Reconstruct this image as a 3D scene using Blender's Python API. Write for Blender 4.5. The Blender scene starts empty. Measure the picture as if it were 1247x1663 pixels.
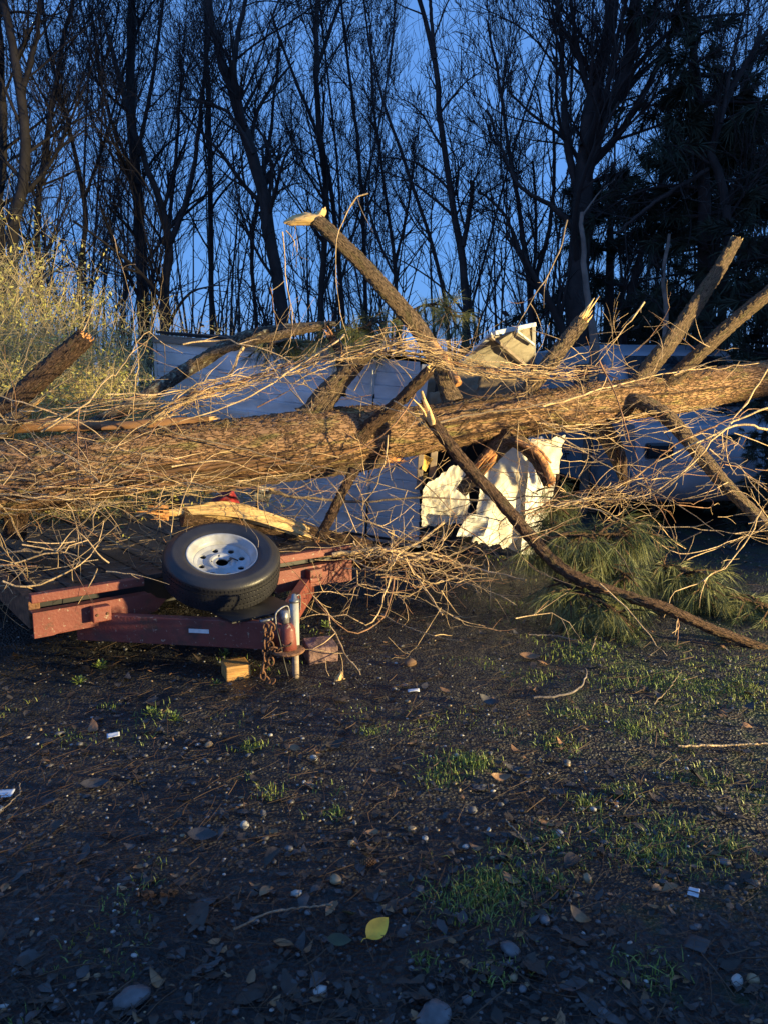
import bpy, bmesh, math, random
import numpy as np
from mathutils import Vector, Matrix
R = math.radians
rng = np.random.default_rng(7)
random.seed(7)
scene = bpy.context.scene
COL = scene.collection

# ------------------------------------------------------------------ camera
F_PX, CX, CY, PITCH, CAM_Z = 1256.0, 623.5, 831.5, R(9.5), 1.58
cam_d = bpy.data.cameras.new('camera'); cam = bpy.data.objects.new('camera', cam_d); COL.objects.link(cam)
cam.location = (0, 0, CAM_Z); cam.rotation_euler = (math.pi / 2 - PITCH, 0, 0)
cam_d.sensor_fit = 'VERTICAL'; cam_d.sensor_height = 36; cam_d.lens = 36 * F_PX / 1663
cam_d.clip_start = 0.05; cam_d.clip_end = 2000
scene.camera = cam

# ------------------------------------------------------------------ light: dusk sky and one vehicle head lamp off to the right
SKY_STRENGTH, LAMP_W = 0.15, 6600.0
world = bpy.data.worlds.new('World'); scene.world = world; world.use_nodes = True
wn = world.node_tree.nodes; wl = world.node_tree.links
sky = wn.new('ShaderNodeTexSky'); sky.sky_type = 'NISHITA'; sky.sun_disc = False
sky.sun_elevation = R(5.0); sky.sun_rotation = R(200); sky.ozone_density = 6.0; sky.air_density = 1.0; sky.dust_density = 0.2
tint = wn.new('ShaderNodeMix'); tint.data_type = 'RGBA'; tint.blend_type = 'MULTIPLY'; tint.inputs[0].default_value = 1.0
tint.inputs[7].default_value = (1.65, 0.86, 0.80, 1)
wl.new(sky.outputs[0], tint.inputs[6]); dusk = wn.new('ShaderNodeMix'); dusk.data_type = 'RGBA'; dusk.inputs[0].default_value = 0.80; dusk.inputs[7].default_value = (0.36, 0.90, 2.20, 1)
wl.new(tint.outputs[2], dusk.inputs[6]); wl.new(dusk.outputs[2], wn['Background'].inputs[0])
wn['Background'].inputs[1].default_value = SKY_STRENGTH
LAMP_POS = Vector((10.3, 1.1, 1.4)); LAMP_AIM = Vector((-1.5, 5.7, 2.25))
ld = bpy.data.lights.new('head_lamp', 'SPOT'); lamp = bpy.data.objects.new('head_lamp', ld); COL.objects.link(lamp)
lamp.location = LAMP_POS; lamp.rotation_euler = (LAMP_AIM - LAMP_POS).to_track_quat('-Z', 'Y').to_euler()
ld.energy = LAMP_W; ld.color = (1.0, 0.77, 0.36); ld.spot_size = R(40.5); ld.spot_blend = 0.42; ld.shadow_soft_size = 0.16
scene.view_settings.view_transform = 'Standard'; scene.view_settings.look = 'None'
scene.view_settings.exposure = 1.4; scene.view_settings.gamma = 1.0

# ------------------------------------------------------------------ helpers
def P(px, py, d):
    """world point seen at photo pixel (px,py), standing d metres in front of the camera"""
    x = (px - CX) / F_PX; v = (CY - py) / F_PX; c, s = math.cos(PITCH), math.sin(PITCH)
    k = d / (c + v * s)
    return np.array((x * k, d, CAM_Z + (-s + v * c) * k))
def _h(ix, iy, s):
    n = (ix * 374761393 + iy * 668265263 + s * 974711) & 0x7fffffff
    n = ((n ^ (n >> 13)) * 1274126177) & 0x7fffffff
    return ((n ^ (n >> 16)) & 0xffff) / 65535.0
def vnoise(x, y, s=0):
    x = np.asarray(x, float); y = np.asarray(y, float)
    ix = np.floor(x).astype(np.int64); iy = np.floor(y).astype(np.int64); fx = x - ix; fy = y - iy
    fx = fx * fx * (3 - 2 * fx); fy = fy * fy * (3 - 2 * fy)
    a = _h(ix, iy, s); b = _h(ix + 1, iy, s); c = _h(ix, iy + 1, s); d = _h(ix + 1, iy + 1, s)
    return (a * (1 - fx) + b * fx) * (1 - fy) + (c * (1 - fx) + d * fx) * fy
def fbm(x, y, s=0, o=4):
    t = 0; a = 0.5
    for i in range(o):
        t = t + a * vnoise(x * 2 ** i, y * 2 ** i, s + i * 17); a *= .5
    return t
def gz(x, y):
    x = np.asarray(x, float); y = np.asarray(y, float)
    fine = np.clip(1.5 - np.hypot(x, y - 4) / 12, 0, 1)
    return (fbm(x * .5, y * .5, 3, 3) - .45) * .10 + (fbm(x * 4, y * 4, 9, 3) - .45) * .035 * fine
def G(px, py):
    lo, hi = .8, 60.
    for _ in range(50):
        m = (lo + hi) / 2; p = P(px, py, m)
        if p[2] > float(gz(p[0], p[1])): lo = m
        else: hi = m
    return P(px, py, lo)

class MB:
    def __init__(s): s.v = []; s.f = []; s.n = 0; s.mi = []; s.uv = []
    def add(s, v, f, mi=0, uv=None):
        v = np.asarray(v, float).reshape(-1, 3); s.v.append(v)
        f = np.asarray(f, int); s.f.append(f + s.n); s.mi.append(np.full(len(f), mi, int)); s.n += len(v)
        s.uv.append(np.zeros((len(v), 2)) if uv is None else np.asarray(uv, float)); return s
    def box(s, c, size, rot=None, mi=0):
        h = np.array(size) / 2.
        v = np.array([(x, y, z) for x in (-1, 1) for y in (-1, 1) for z in (-1, 1)]) * h
        if rot is not None: v = v @ np.array(rot).T
        s.add(v + np.array(c), [(0, 1, 3, 2), (4, 6, 7, 5), (0, 4, 5, 1), (2, 3, 7, 6), (0, 2, 6, 4), (1, 5, 7, 3)], mi); return s
    def prism(s, poly, z0, z1, mi=0):
        n = len(poly); v = [(x, y, z0) for x, y in poly] + [(x, y, z1) for x, y in poly]
        s.add(v, [(i, (i + 1) % n, n + (i + 1) % n, n + i) for i in range(n)], mi)
        c0 = np.mean(np.array(v[:n]), 0); c1 = np.mean(np.array(v[n:]), 0)
        s.add(list(v[:n]) + [c0], [((i + 1) % n, i, n, n) for i in range(n)], mi)
        s.add(list(v[n:]) + [c1], [(i, (i + 1) % n, n, n) for i in range(n)], mi); return s
    def tubes(s, L, sides=4, mi=0, cap=False):
        """L: list of (pts[n,3], radii[n]); batched by n"""
        by = {}
        for p, r in L: by.setdefault(len(p), []).append((p, r))
        for n, q in by.items():
            p = np.array([a for a, _ in q]); r = np.array([b for _, b in q]); K = len(q)
            t = np.gradient(p, axis=1); t /= np.linalg.norm(t, axis=2, keepdims=True) + 1e-9
            mt = np.abs(t.mean(1)); ref = np.zeros((K, 1, 3)); ref[np.arange(K), 0, np.argmin(mt, 1)] = 1
            u = np.cross(t, np.broadcast_to(ref, t.shape)); u /= np.linalg.norm(u, axis=2, keepdims=True) + 1e-9
            w = np.cross(t, u); a = np.arange(sides) * 2 * math.pi / sides
            ring = p[:, :, None, :] + r[:, :, None, None] * (u[:, :, None, :] * np.cos(a)[None, None, :, None] + w[:, :, None, :] * np.sin(a)[None, None, :, None])
            ln = np.concatenate([np.zeros((K, 1)), np.cumsum(np.linalg.norm(np.diff(p, axis=1), axis=2), 1)], 1)
            uv = np.zeros((K, n, sides, 2)); uv[..., 0] = ln[:, :, None]; uv[..., 1] = (a / 6.28318)[None, None, :] * (6.28 * r.max())
            idx = np.arange(K * n * sides).reshape(K, n, sides); nx = np.roll(idx, -1, 2)
            f = np.stack([idx[:, :-1], nx[:, :-1], nx[:, 1:], idx[:, 1:]], -1).reshape(-1, 4)
            s.add(ring.reshape(-1, 3), f, mi, uv.reshape(-1, 2))
            if cap and sides == 4:
                pass
            if cap:
                for e in (0, n - 1):
                    v = np.concatenate([ring[:, e], p[:, e:e + 1]], 1); m = sides + 1
                    ff = [(k * m + i, k * m + (i + 1) % sides, k * m + sides, k * m + sides) for k in range(K) for i in range(sides)]
                    s.add(v.reshape(-1, 3), ff, mi, np.zeros((K * m, 2)))
        return s
    def lathe(s, prof, n=48, mi=0, M=None, closed=False):
        prof = np.array(prof, float); m = len(prof); a = np.arange(n) * 2 * math.pi / n
        v = np.stack([prof[:, None, 0] * np.cos(a), prof[:, None, 0] * np.sin(a), np.repeat(prof[:, 1:2], n, 1)], -1).reshape(-1, 3)
        if M is not None: v = v @ np.array(M.to_3x3()).T + np.array(M.to_translation())
        idx = np.arange(m * n).reshape(m, n)
        if closed: idx = np.concatenate([idx, idx[:1]], 0)
        nx = np.roll(idx, -1, 1)
        s.add(v, np.stack([idx[:-1], nx[:-1], nx[1:], idx[1:]], -1).reshape(-1, 4), mi); return s
    def build(s, name, mats, parent=None, smooth=True, loc=None):
        v = np.concatenate(s.v) if s.v else np.zeros((0, 3)); f = np.concatenate(s.f); mi = np.concatenate(s.mi); uv = np.concatenate(s.uv)
        if loc is not None: v = v - np.array(loc)
        me = bpy.data.meshes.new(name)
        tri = f[:, 2] == f[:, 3]; ln = np.where(tri, 3, 4)
        flat = f.reshape(-1); keep = np.ones((len(f), 4), bool); keep[tri, 3] = False; flat = flat[keep.reshape(-1)]
        me.vertices.add(len(v)); me.vertices.foreach_set('co', v.reshape(-1).astype(np.float32))
        me.loops.add(len(flat)); me.loops.foreach_set('vertex_index', flat.astype(np.int32))
        me.polygons.add(len(f)); st = np.concatenate([[0], np.cumsum(ln)[:-1]])
        me.polygons.foreach_set('loop_start', st.astype(np.int32)); me.polygons.foreach_set('loop_total', ln.astype(np.int32))
        me.polygons.foreach_set('material_index', mi.astype(np.int32)); me.polygons.foreach_set('use_smooth', np.full(len(f), smooth))
        ul = me.uv_layers.new(name='UVMap'); ul.data.foreach_set('uv', uv[flat].reshape(-1).astype(np.float32))
        me.update(calc_edges=True); me.validate()
        for m in (mats if isinstance(mats, (list, tuple)) else [mats]): me.materials.append(m)
        o = bpy.data.objects.new(name, me); COL.objects.link(o)
        if loc is not None: o.location = loc
        if parent is not None: o.parent = parent
        return o
def tag(o, label=None, cat=None, group=None, kind=None):
    if label: o['label'] = label
    if cat: o['category'] = cat
    if group: o['group'] = group
    if kind: o['kind'] = kind
    return o
def empty(name, loc=(0, 0, 0), rz=0, label=None, cat=None, group=None):
    o = bpy.data.objects.new(name, None); COL.objects.link(o); o.location = loc; o.rotation_euler = (0, 0, rz); o.empty_display_size = .1
    return tag(o, label, cat, group)
def bevel(o, w=.006, seg=2):
    m = o.modifiers.new('edge', 'BEVEL'); m.width = w; m.segments = seg; m.limit_method = 'ANGLE'; return o
def spline(pts, step):
    """Catmull-Rom through rows of any width (first 3 columns are xyz)"""
    p = np.array(pts, float); q = np.vstack([2 * p[0] - p[1], p, 2 * p[-1] - p[-2]]); out = []
    for i in range(1, len(q) - 2):
        n = max(2, int(np.linalg.norm(q[i + 1, :3] - q[i, :3]) / step)); t = np.linspace(0, 1, n, endpoint=False)[:, None]
        a, b, c, d = q[i - 1], q[i], q[i + 1], q[i + 2]
        out.append(.5 * (2 * b + (c - a) * t + (2 * a - 5 * b + 4 * c - d) * t ** 2 + (3 * b - a - 3 * c + d) * t ** 3))
    out.append(p[-1:]); return np.vstack(out)
def resample(p, n):
    d = np.concatenate([[0], np.cumsum(np.linalg.norm(np.diff(p[:, :3], axis=0), axis=1))]); t = np.linspace(0, d[-1], n)
    return np.stack([np.interp(t, d, p[:, k]) for k in range(p.shape[1])], 1)

# ------------------------------------------------------------------ materials
def mat(name, base, rough=.7, var=.25, scale=12., bump=.15, bscale=60., metal=0., col2=None, stretch=None, spec=.5, thresh=None):
    m = bpy.data.materials.new(name); m.use_nodes = True; N = m.node_tree.nodes; L = m.node_tree.links; b = N['Principled BSDF']
    tc = N.new('ShaderNodeTexCoord'); mp = N.new('ShaderNodeMapping'); L.new(tc.outputs['Object'], mp.inputs[0])
    if stretch: mp.inputs['Scale'].default_value = stretch
    n = N.new('ShaderNodeTexNoise'); n.inputs['Scale'].default_value = scale; n.inputs['Detail'].default_value = 6; L.new(mp.outputs[0], n.inputs[0])
    cr = N.new('ShaderNodeValToRGB'); c = np.array(base); c2 = np.array(col2) if col2 is not None else c * (1 - var)
    lo, hi = thresh or (.35, .65)
    cr.color_ramp.elements[0].position = lo; cr.color_ramp.elements[1].position = hi
    cr.color_ramp.elements[0].color = (*c2, 1); cr.color_ramp.elements[1].color = (*(c if col2 is not None else np.minimum(c * (1 + var), 1)), 1)
    L.new(n.outputs['Fac'], cr.inputs[0]); L.new(cr.outputs[0], b.inputs['Base Color'])
    b.inputs['Roughness'].default_value = rough; b.inputs['Metallic'].default_value = metal; b.inputs['Specular IOR Level'].default_value = spec
    if bump:
        n2 = N.new('ShaderNodeTexNoise'); n2.inputs['Scale'].default_value = bscale; n2.inputs['Detail'].default_value = 5; L.new(mp.outputs[0], n2.inputs[0])
        bp = N.new('ShaderNodeBump'); bp.inputs['Strength'].default_value = bump; bp.inputs['Distance'].default_value = .02
        L.new(n2.outputs['Fac'], bp.inputs['Height']); L.new(bp.outputs[0], b.inputs['Normal'])
    return m
def bark_mat(name, plate, furrow, moss, sx, sy, depth, disp=True, fine=False, ms_scale=.35):
    m = bpy.data.materials.new(name); m.use_nodes = True; N = m.node_tree.nodes; L = m.node_tree.links; b = N['Principled BSDF']
    uv = N.new('ShaderNodeUVMap'); uv.uv_map = 'UVMap'; mp = N.new('ShaderNodeMapping'); mp.inputs['Scale'].default_value = (sx, sy, 1); L.new(uv.outputs[0], mp.inputs[0])
    wn_ = N.new('ShaderNodeTexNoise'); wn_.inputs['Scale'].default_value = .9; wn_.inputs['Detail'].default_value = 4; L.new(mp.outputs[0], wn_.inputs[0])
    ad = N.new('ShaderNodeMix'); ad.data_type = 'RGBA'; ad.blend_type = 'LINEAR_LIGHT'; ad.inputs[0].default_value = 1.0
    L.new(mp.outputs[0], ad.inputs[6]); L.new(wn_.outputs['Color'], ad.inputs[7])
    vo = N.new('ShaderNodeTexVoronoi'); vo.feature = 'DISTANCE_TO_EDGE'; vo.inputs['Scale'].default_value = 1.0; L.new(ad.outputs[2], vo.inputs[0])
    vc = N.new('ShaderNodeTexVoronoi'); vc.inputs['Scale'].default_value = 1.0; L.new(ad.outputs[2], vc.inputs[0])
    fn = N.new('ShaderNodeTexNoise'); fn.inputs['Scale'].default_value = 6; fn.inputs['Detail'].default_value = 6; L.new(mp.outputs[0], fn.inputs[0])
    mr = N.new('ShaderNodeMapRange'); mr.inputs[1].default_value = 0.02; mr.inputs[2].default_value = .17 if not fine else .15
    v2 = N.new('ShaderNodeTexVoronoi'); v2.feature = 'DISTANCE_TO_EDGE'; v2.inputs['Scale'].default_value = 2.3; L.new(ad.outputs[2], v2.inputs[0])
    n3 = N.new('ShaderNodeTexNoise'); n3.inputs['Scale'].default_value = 1.1 if not fine else 1.6; n3.inputs['Detail'].default_value = 7; n3.inputs['Roughness'].default_value = .7; L.new(mp.outputs[0], n3.inputs[0])
    cm = N.new('ShaderNodeMath'); cm.operation = 'MULTIPLY_ADD'; L.new(v2.outputs['Distance'], cm.inputs[0]); cm.inputs[1].default_value = .45 if not fine else .2
    sc_ = N.new('ShaderNodeMath'); sc_.operation = 'MULTIPLY'; sc_.inputs[1].default_value = .62 if not fine else .12; L.new(vo.outputs['Distance'], sc_.inputs[0]); L.new(sc_.outputs[0], cm.inputs[2])
    nm = N.new('ShaderNodeMath'); nm.operation = 'MULTIPLY_ADD'; L.new(n3.outputs['Fac'], nm.inputs[0]); nm.inputs[1].default_value = .22 if not fine else .55; L.new(cm.outputs[0], nm.inputs[2])
    of = N.new('ShaderNodeMath'); of.operation = 'ADD'; of.inputs[1].default_value = -.09 if not fine else -.22; L.new(nm.outputs[0], of.inputs[0]); L.new(of.outputs[0], mr.inputs[0])
    pc = N.new('ShaderNodeMix'); pc.data_type = 'RGBA'; L.new(fn.outputs['Fac'], pc.inputs[0]); pc.inputs[6].default_value = (*(np.array(plate) * .6), 1); pc.inputs[7].default_value = (*(np.array(plate) * 1.35), 1)
    ms = N.new('ShaderNodeTexNoise'); ms.inputs['Scale'].default_value = ms_scale; ms.inputs['Detail'].default_value = 6; L.new(mp.outputs[0], ms.inputs[0])
    mm = N.new('ShaderNodeMapRange'); mm.inputs[1].default_value = .52; mm.inputs[2].default_value = .68; L.new(ms.outputs['Fac'], mm.inputs[0])
    pm = N.new('ShaderNodeMix'); pm.data_type = 'RGBA'; L.new(mm.outputs[0], pm.inputs[0]); L.new(pc.outputs[2], pm.inputs[6]); pm.inputs[7].default_value = (*moss, 1)
    fc = N.new('ShaderNodeMix'); fc.data_type = 'RGBA'; L.new(mr.outputs[0], fc.inputs[0]); fc.inputs[6].default_value = (*furrow, 1); L.new(pm.outputs[2], fc.inputs[7])
    L.new(fc.outputs[2], b.inputs['Base Color']); b.inputs['Roughness'].default_value = .85; b.inputs['Specular IOR Level'].default_value = .25
    h = N.new('ShaderNodeMath'); h.operation = 'MULTIPLY_ADD'; L.new(fn.outputs['Fac'], h.inputs[0]); h.inputs[1].default_value = .45
    L.new(mr.outputs[0], h.inputs[2])
    if disp:
        dn = N.new('ShaderNodeDisplacement'); dn.inputs['Scale'].default_value = depth; dn.inputs['Midlevel'].default_value = .8
        L.new(h.outputs[0], dn.inputs['Height']); L.new(dn.outputs[0], N['Material Output'].inputs['Displacement']); m.displacement_method = 'BOTH'
    else:
        bp = N.new('ShaderNodeBump'); bp.inputs['Strength'].default_value = .9; bp.inputs['Distance'].default_value = depth; L.new(h.outputs[0], bp.inputs['Height']); L.new(bp.outputs[0], b.inputs['Normal'])
    return m
M = {}
M['bark'] = bark_mat('pine_bark', (.39, .235, .13), (.045, .025, .015), (.27, .23, .09), 12, 40, .016)
M['limb'] = bark_mat('limb_bark', (.33, .23, .14), (.03, .02, .014), (.22, .19, .09), 20, 46, .012, fine=True)
M['limb_dark'] = bark_mat('brown_bark', (.19, .115, .07), (.02, .012, .009), (.15, .12, .06), 18, 44, .012, fine=True)
M['lichen'] = bark_mat('lichen_bark', (.16, .12, .085), (.03, .022, .018), (.48, .47, .32), 12, 20, .010, fine=True, ms_scale=1.3)
M['strip'] = mat('torn_bark', (.24, .125, .06), .85, .5, 9, .6, 40, stretch=(.25, .25, 1))
M['rawwood'] = mat('raw_split_wood', (.72, .48, .20), .75, .4, 10, .8, 40, stretch=(.25, 1, 2))
M['orangewood'] = mat('orange_torn_wood', (.62, .29, .10), .75, .4, 20, .6, 50)
M['vine'] = mat('vine_stem', (.54, .38, .20), .8, .45, 9, .5, 90)
M['vine3'] = mat('red_brown_twig', (.26, .14, .075), .8, .45, 9, .5, 90)
M['vine2'] = mat('grey_twig', (.22, .165, .11), .85, .45, 9, .5, 90)
M['tree'] = mat('wet_dark_bark', (.026, .022, .021), .85, .4, 6, .5, 25)
M['twig'] = mat('dark_twigs', (.024, .020, .019), .9, .3, 3, 0)
M['pale'] = mat('pale_bark', (.17, .14, .115), .85, .35, 7, .4, 30)
M['needle'] = mat('pine_needles', (.20, .20, .065), .55, .45, 6, 0, col2=(.06, .09, .026))
M['needle_dark'] = mat('evergreen_needles', (.022, .034, .018), .8, .4, 2, 0)
M['grass'] = mat('short_grass', (.22, .27, .05), .55, .4, 3, 0, col2=(.10, .16, .03))
M['bushleaf'] = mat('thicket_leaf', (.62, .55, .17), .6, .4, 5, 0, col2=(.40, .39, .09))
M['bushstem'] = mat('dry_cane', (.60, .47, .23), .8, .3, 4, 0)
def paint_mat():
    m = mat('faded_red_paint', (.225, .06, .041), .6, .3, 6, .15, 70, col2=(.165, .037, .027)); N = m.node_tree.nodes; L = m.node_tree.links; b = N['Principled BSDF']
    src = b.inputs['Base Color'].links[0].from_socket; tc = next(n for n in N if n.type == 'TEX_COORD')
    def layer(src, scale, lo, hi, col, det=8):
        n = N.new('ShaderNodeTexNoise'); n.inputs['Scale'].default_value = scale; n.inputs['Detail'].default_value = det; n.inputs['Roughness'].default_value = .7; L.new(tc.outputs['Object'], n.inputs[0])
        r = N.new('ShaderNodeMapRange'); r.inputs[1].default_value = lo; r.inputs[2].default_value = hi; L.new(n.outputs['Fac'], r.inputs[0])
        x = N.new('ShaderNodeMix'); x.data_type = 'RGBA'; L.new(r.outputs[0], x.inputs[0]); L.new(src, x.inputs[6]); x.inputs[7].default_value = (*col, 1); return x.outputs[2]
    s = layer(src, 9, .56, .66, (.11, .05, .03)); s = layer(s, 34, .63, .67, (.34, .24, .17), 3); s = layer(s, 4, .58, .72, (.06, .035, .03)); L.new(s, b.inputs['Base Color']); return m
M['red'] = paint_mat()
M['redchip'] = M['red']
M['rust'] = mat('rust_and_shade_steel', (.16, .075, .035), .75, .5, 25, .4, 90)
M['rubber'] = mat('tyre_rubber', (.022, .022, .025), .42, .2, 10, .08, 120)
M['rim'] = mat('white_painted_rim', (.42, .44, .47), .42, .3, 14, .05, 50, col2=(.30, .30, .29), spec=.5)
M['black'] = mat('black_steel', (.012, .012, .013), .5, .2, 10, 0)
M['galv'] = mat('galvanised_steel', (.22, .22, .23), .5, .35, 20, .2, 60, metal=.7)
M['greytube'] = mat('pale_grey_paint', (.40, .40, .37), .55, .2, 10, .1, 50)
M['deck'] = mat('weathered_deck', (.034, .032, .032), .5, .45, 3, .5, 30, stretch=(6, .6, 1))
M['label'] = mat('white_sticker', (.70, .70, .68), .4, .1, 30, 0)
M['lumber'] = mat('new_lumber', (.50, .27, .085), .7, .35, 12, .4, 40, stretch=(.4, 3, 3))
M['brick'] = mat('old_block', (.20, .12, .10), .8, .4, 14, .6, 40)
M['wall'] = mat('grey_wall_panel', (.74, .77, .80), .55, .22, 2.6, .12, 30, stretch=(.8, .8, 2.2))
M['board'] = mat('fascia_board', (.30, .235, .18), .7, .3, 5, .3, 40, stretch=(.3, .3, 3))
M['flap'] = mat('dull_roof_sheet', (.36, .32, .25), .55, .2, 4, .1, 25)  # duller and browner than the sheet metal along the roof edge
M['whitemetal'] = mat('white_sheet_metal', (.66, .65, .60), .45, .12, 3, .05, 25)
M['cream'] = mat('cream_torn_sheet', (.66, .62, .51), .6, .2, 5, .15, 25)
M['brownpanel'] = mat('brown_inner_panel', (.17, .125, .075), .7, .3, 3, .15, 20)
M['foam'] = mat('yellow_insulation', (.70, .47, .13), .9, .25, 10, .5, 30)
M['dark'] = mat('interior_shade', (.02, .017, .016), .9, .2, 4, 0)  # near-black, so the shade inside the shed is put into the colour
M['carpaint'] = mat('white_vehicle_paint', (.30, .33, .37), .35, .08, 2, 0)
M['carplastic'] = mat('grey_bumper', (.22, .21, .215), .55, .15, 4, .05, 30)
M['glass'] = mat('dark_windscreen', (.012, .014, .018), .1, .1, 2, 0)
M['redcloth'] = mat('red_plastic', (.33, .035, .04), .45, .2, 5, 0)
M['leaf_a'] = mat('wet_brown_leaf', (.034, .025, .019), .62, .5, 15, .2, 60)
M['leaf_b'] = mat('grey_leaf', (.048, .044, .044), .58, .4, 15, .2, 60)
M['leaf_c'] = mat('tan_leaf', (.22, .12, .055), .5, .4, 15, .2, 60)
M['leaf_y'] = mat('yellow_leaf', (.72, .42, .03), .45, .25, 18, .1, 60)
M['leaf_g'] = mat('dark_olive_leaf', (.035, .04, .012), .3, .4, 15, .1, 60)
M['stone_a'] = mat('grey_stone', (.10, .10, .105), .5, .4, 20, .2, 60)
M['stone_b'] = mat('pale_stone', (.36, .35, .33), .55, .25, 20, .2, 60)
M['stone_c'] = mat('tan_stone', (.26, .19, .11), .5, .3, 20, .2, 60)
M['straw'] = mat('pine_straw', (.075, .042, .022), .6, .4, 4, 0)
M['white'] = mat('white_litter', (.60, .62, .66), .4, .06, 20, 0)

def soil_mat():
    m = bpy.data.materials.new('wet_soil'); m.use_nodes = True; N = m.node_tree.nodes; L = m.node_tree.links; b = N['Principled BSDF']
    tc = N.new('ShaderNodeTexCoord')
    def noise(s, d=8):
        n = N.new('ShaderNodeTexNoise'); n.inputs['Scale'].default_value = s; n.inputs['Detail'].default_value = d; n.inputs['Roughness'].default_value = .65; L.new(tc.outputs['Object'], n.inputs[0]); return n
    a = noise(2.2); cr = N.new('ShaderNodeValToRGB'); e = cr.color_ramp.elements
    e[0].position = .35; e[0].color = (.008, .008, .0085, 1); e[1].position = .7; e[1].color = (.026, .025, .026, 1); L.new(a.outputs['Fac'], cr.inputs[0])
    vo = N.new('ShaderNodeTexVoronoi'); vo.inputs['Scale'].default_value = 70; L.new(tc.outputs['Object'], vo.inputs[0])
    vr = N.new('ShaderNodeValToRGB'); q = vr.color_ramp.elements; q[0].position = .55; q[0].color = (.014, .012, .011, 1); q[1].position = 1; q[1].color = (.08, .08, .085, 1); L.new(vo.outputs['Color'], vr.inputs[0])
    g = noise(1.1); gm = N.new('ShaderNodeMapRange'); gm.inputs[1].default_value = .42; gm.inputs[2].default_value = .62; L.new(g.outputs['Fac'], gm.inputs[0])
    mx = N.new('ShaderNodeMix'); mx.data_type = 'RGBA'; L.new(gm.outputs[0], mx.inputs[0]); L.new(cr.outputs[0], mx.inputs[6]); L.new(vr.outputs[0], mx.inputs[7])
    sx = N.new('ShaderNodeSeparateXYZ'); L.new(tc.outputs['Object'], sx.inputs[0]); xm = N.new('ShaderNodeMapRange'); xm.inputs[1].default_value = -.2; xm.inputs[2].default_value = 1.6; xm.inputs[3].default_value = -.16; xm.inputs[4].default_value = .02; L.new(sx.outputs[0], xm.inputs[0])
    mn = noise(3.5, 10); ma = N.new('ShaderNodeMath'); ma.operation = 'ADD'; L.new(mn.outputs['Fac'], ma.inputs[0]); L.new(xm.outputs[0], ma.inputs[1]); mr = N.new('ShaderNodeMapRange'); mr.inputs[1].default_value = .50; mr.inputs[2].default_value = .60; mr.inputs[4].default_value = .8; L.new(ma.outputs[0], mr.inputs[0])
    mo = N.new('ShaderNodeMix'); mo.data_type = 'RGBA'; L.new(mr.outputs[0], mo.inputs[0]); L.new(mx.outputs[2], mo.inputs[6]); mo.inputs[7].default_value = (.030, .048, .012, 1); L.new(mo.outputs[2], b.inputs['Base Color'])
    rr = N.new('ShaderNodeMapRange'); rr.inputs[3].default_value = .32; rr.inputs[4].default_value = .75; L.new(noise(9).outputs['Fac'], rr.inputs[0]); L.new(rr.outputs[0], b.inputs['Roughness'])
    f = noise(38, 10); h = N.new('ShaderNodeMath'); h.operation = 'ADD'; L.new(f.outputs['Fac'], h.inputs[0]); L.new(vo.outputs['Distance'], h.inputs[1])
    bp = N.new('ShaderNodeBump'); bp.inputs['Strength'].default_value = .9; bp.inputs['Distance'].default_value = .02; L.new(h.outputs[0], bp.inputs['Height']); L.new(bp.outputs[0], b.inputs['Normal'])
    return m
M['soil'] = soil_mat()

# ------------------------------------------------------------------ ground
def ground():
    def axis(lo, hi, fine_lo, fine_hi, step):
        a = list(np.arange(fine_lo, fine_hi, step)); s = step; x = fine_hi
        while x < hi: a.append(x); s *= 1.25; x += s
        a.append(hi); s = step; x = fine_lo
        pre = []
        while x > lo: s *= 1.25; x -= s; pre.append(x)
        return np.array(sorted(set([max(v, lo) for v in pre] + a)))
    xs = axis(-220, 220, -3.6, 3.8, .022); ys = axis(-60, 400, 1.0, 7.6, .022)
    X, Y = np.meshgrid(xs, ys, indexing='ij'); Z = gz(X, Y)
    near = np.clip(1.3 - np.hypot(X, Y - 3.5) / 6, 0, 1); Z += near * .012 * (fbm(X * 22, Y * 22, 31, 2) - .4)
    nx, ny = X.shape; idx = np.arange(nx * ny).reshape(nx, ny)
    b = MB(); b.add(np.stack([X, Y, Z], -1).reshape(-1, 3), np.stack([idx[:-1, :-1], idx[1:, :-1], idx[1:, 1:], idx[:-1, 1:]], -1).reshape(-1, 4))
    tag(b.build('ground', M['soil']), kind='structure')
ground()

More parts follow.
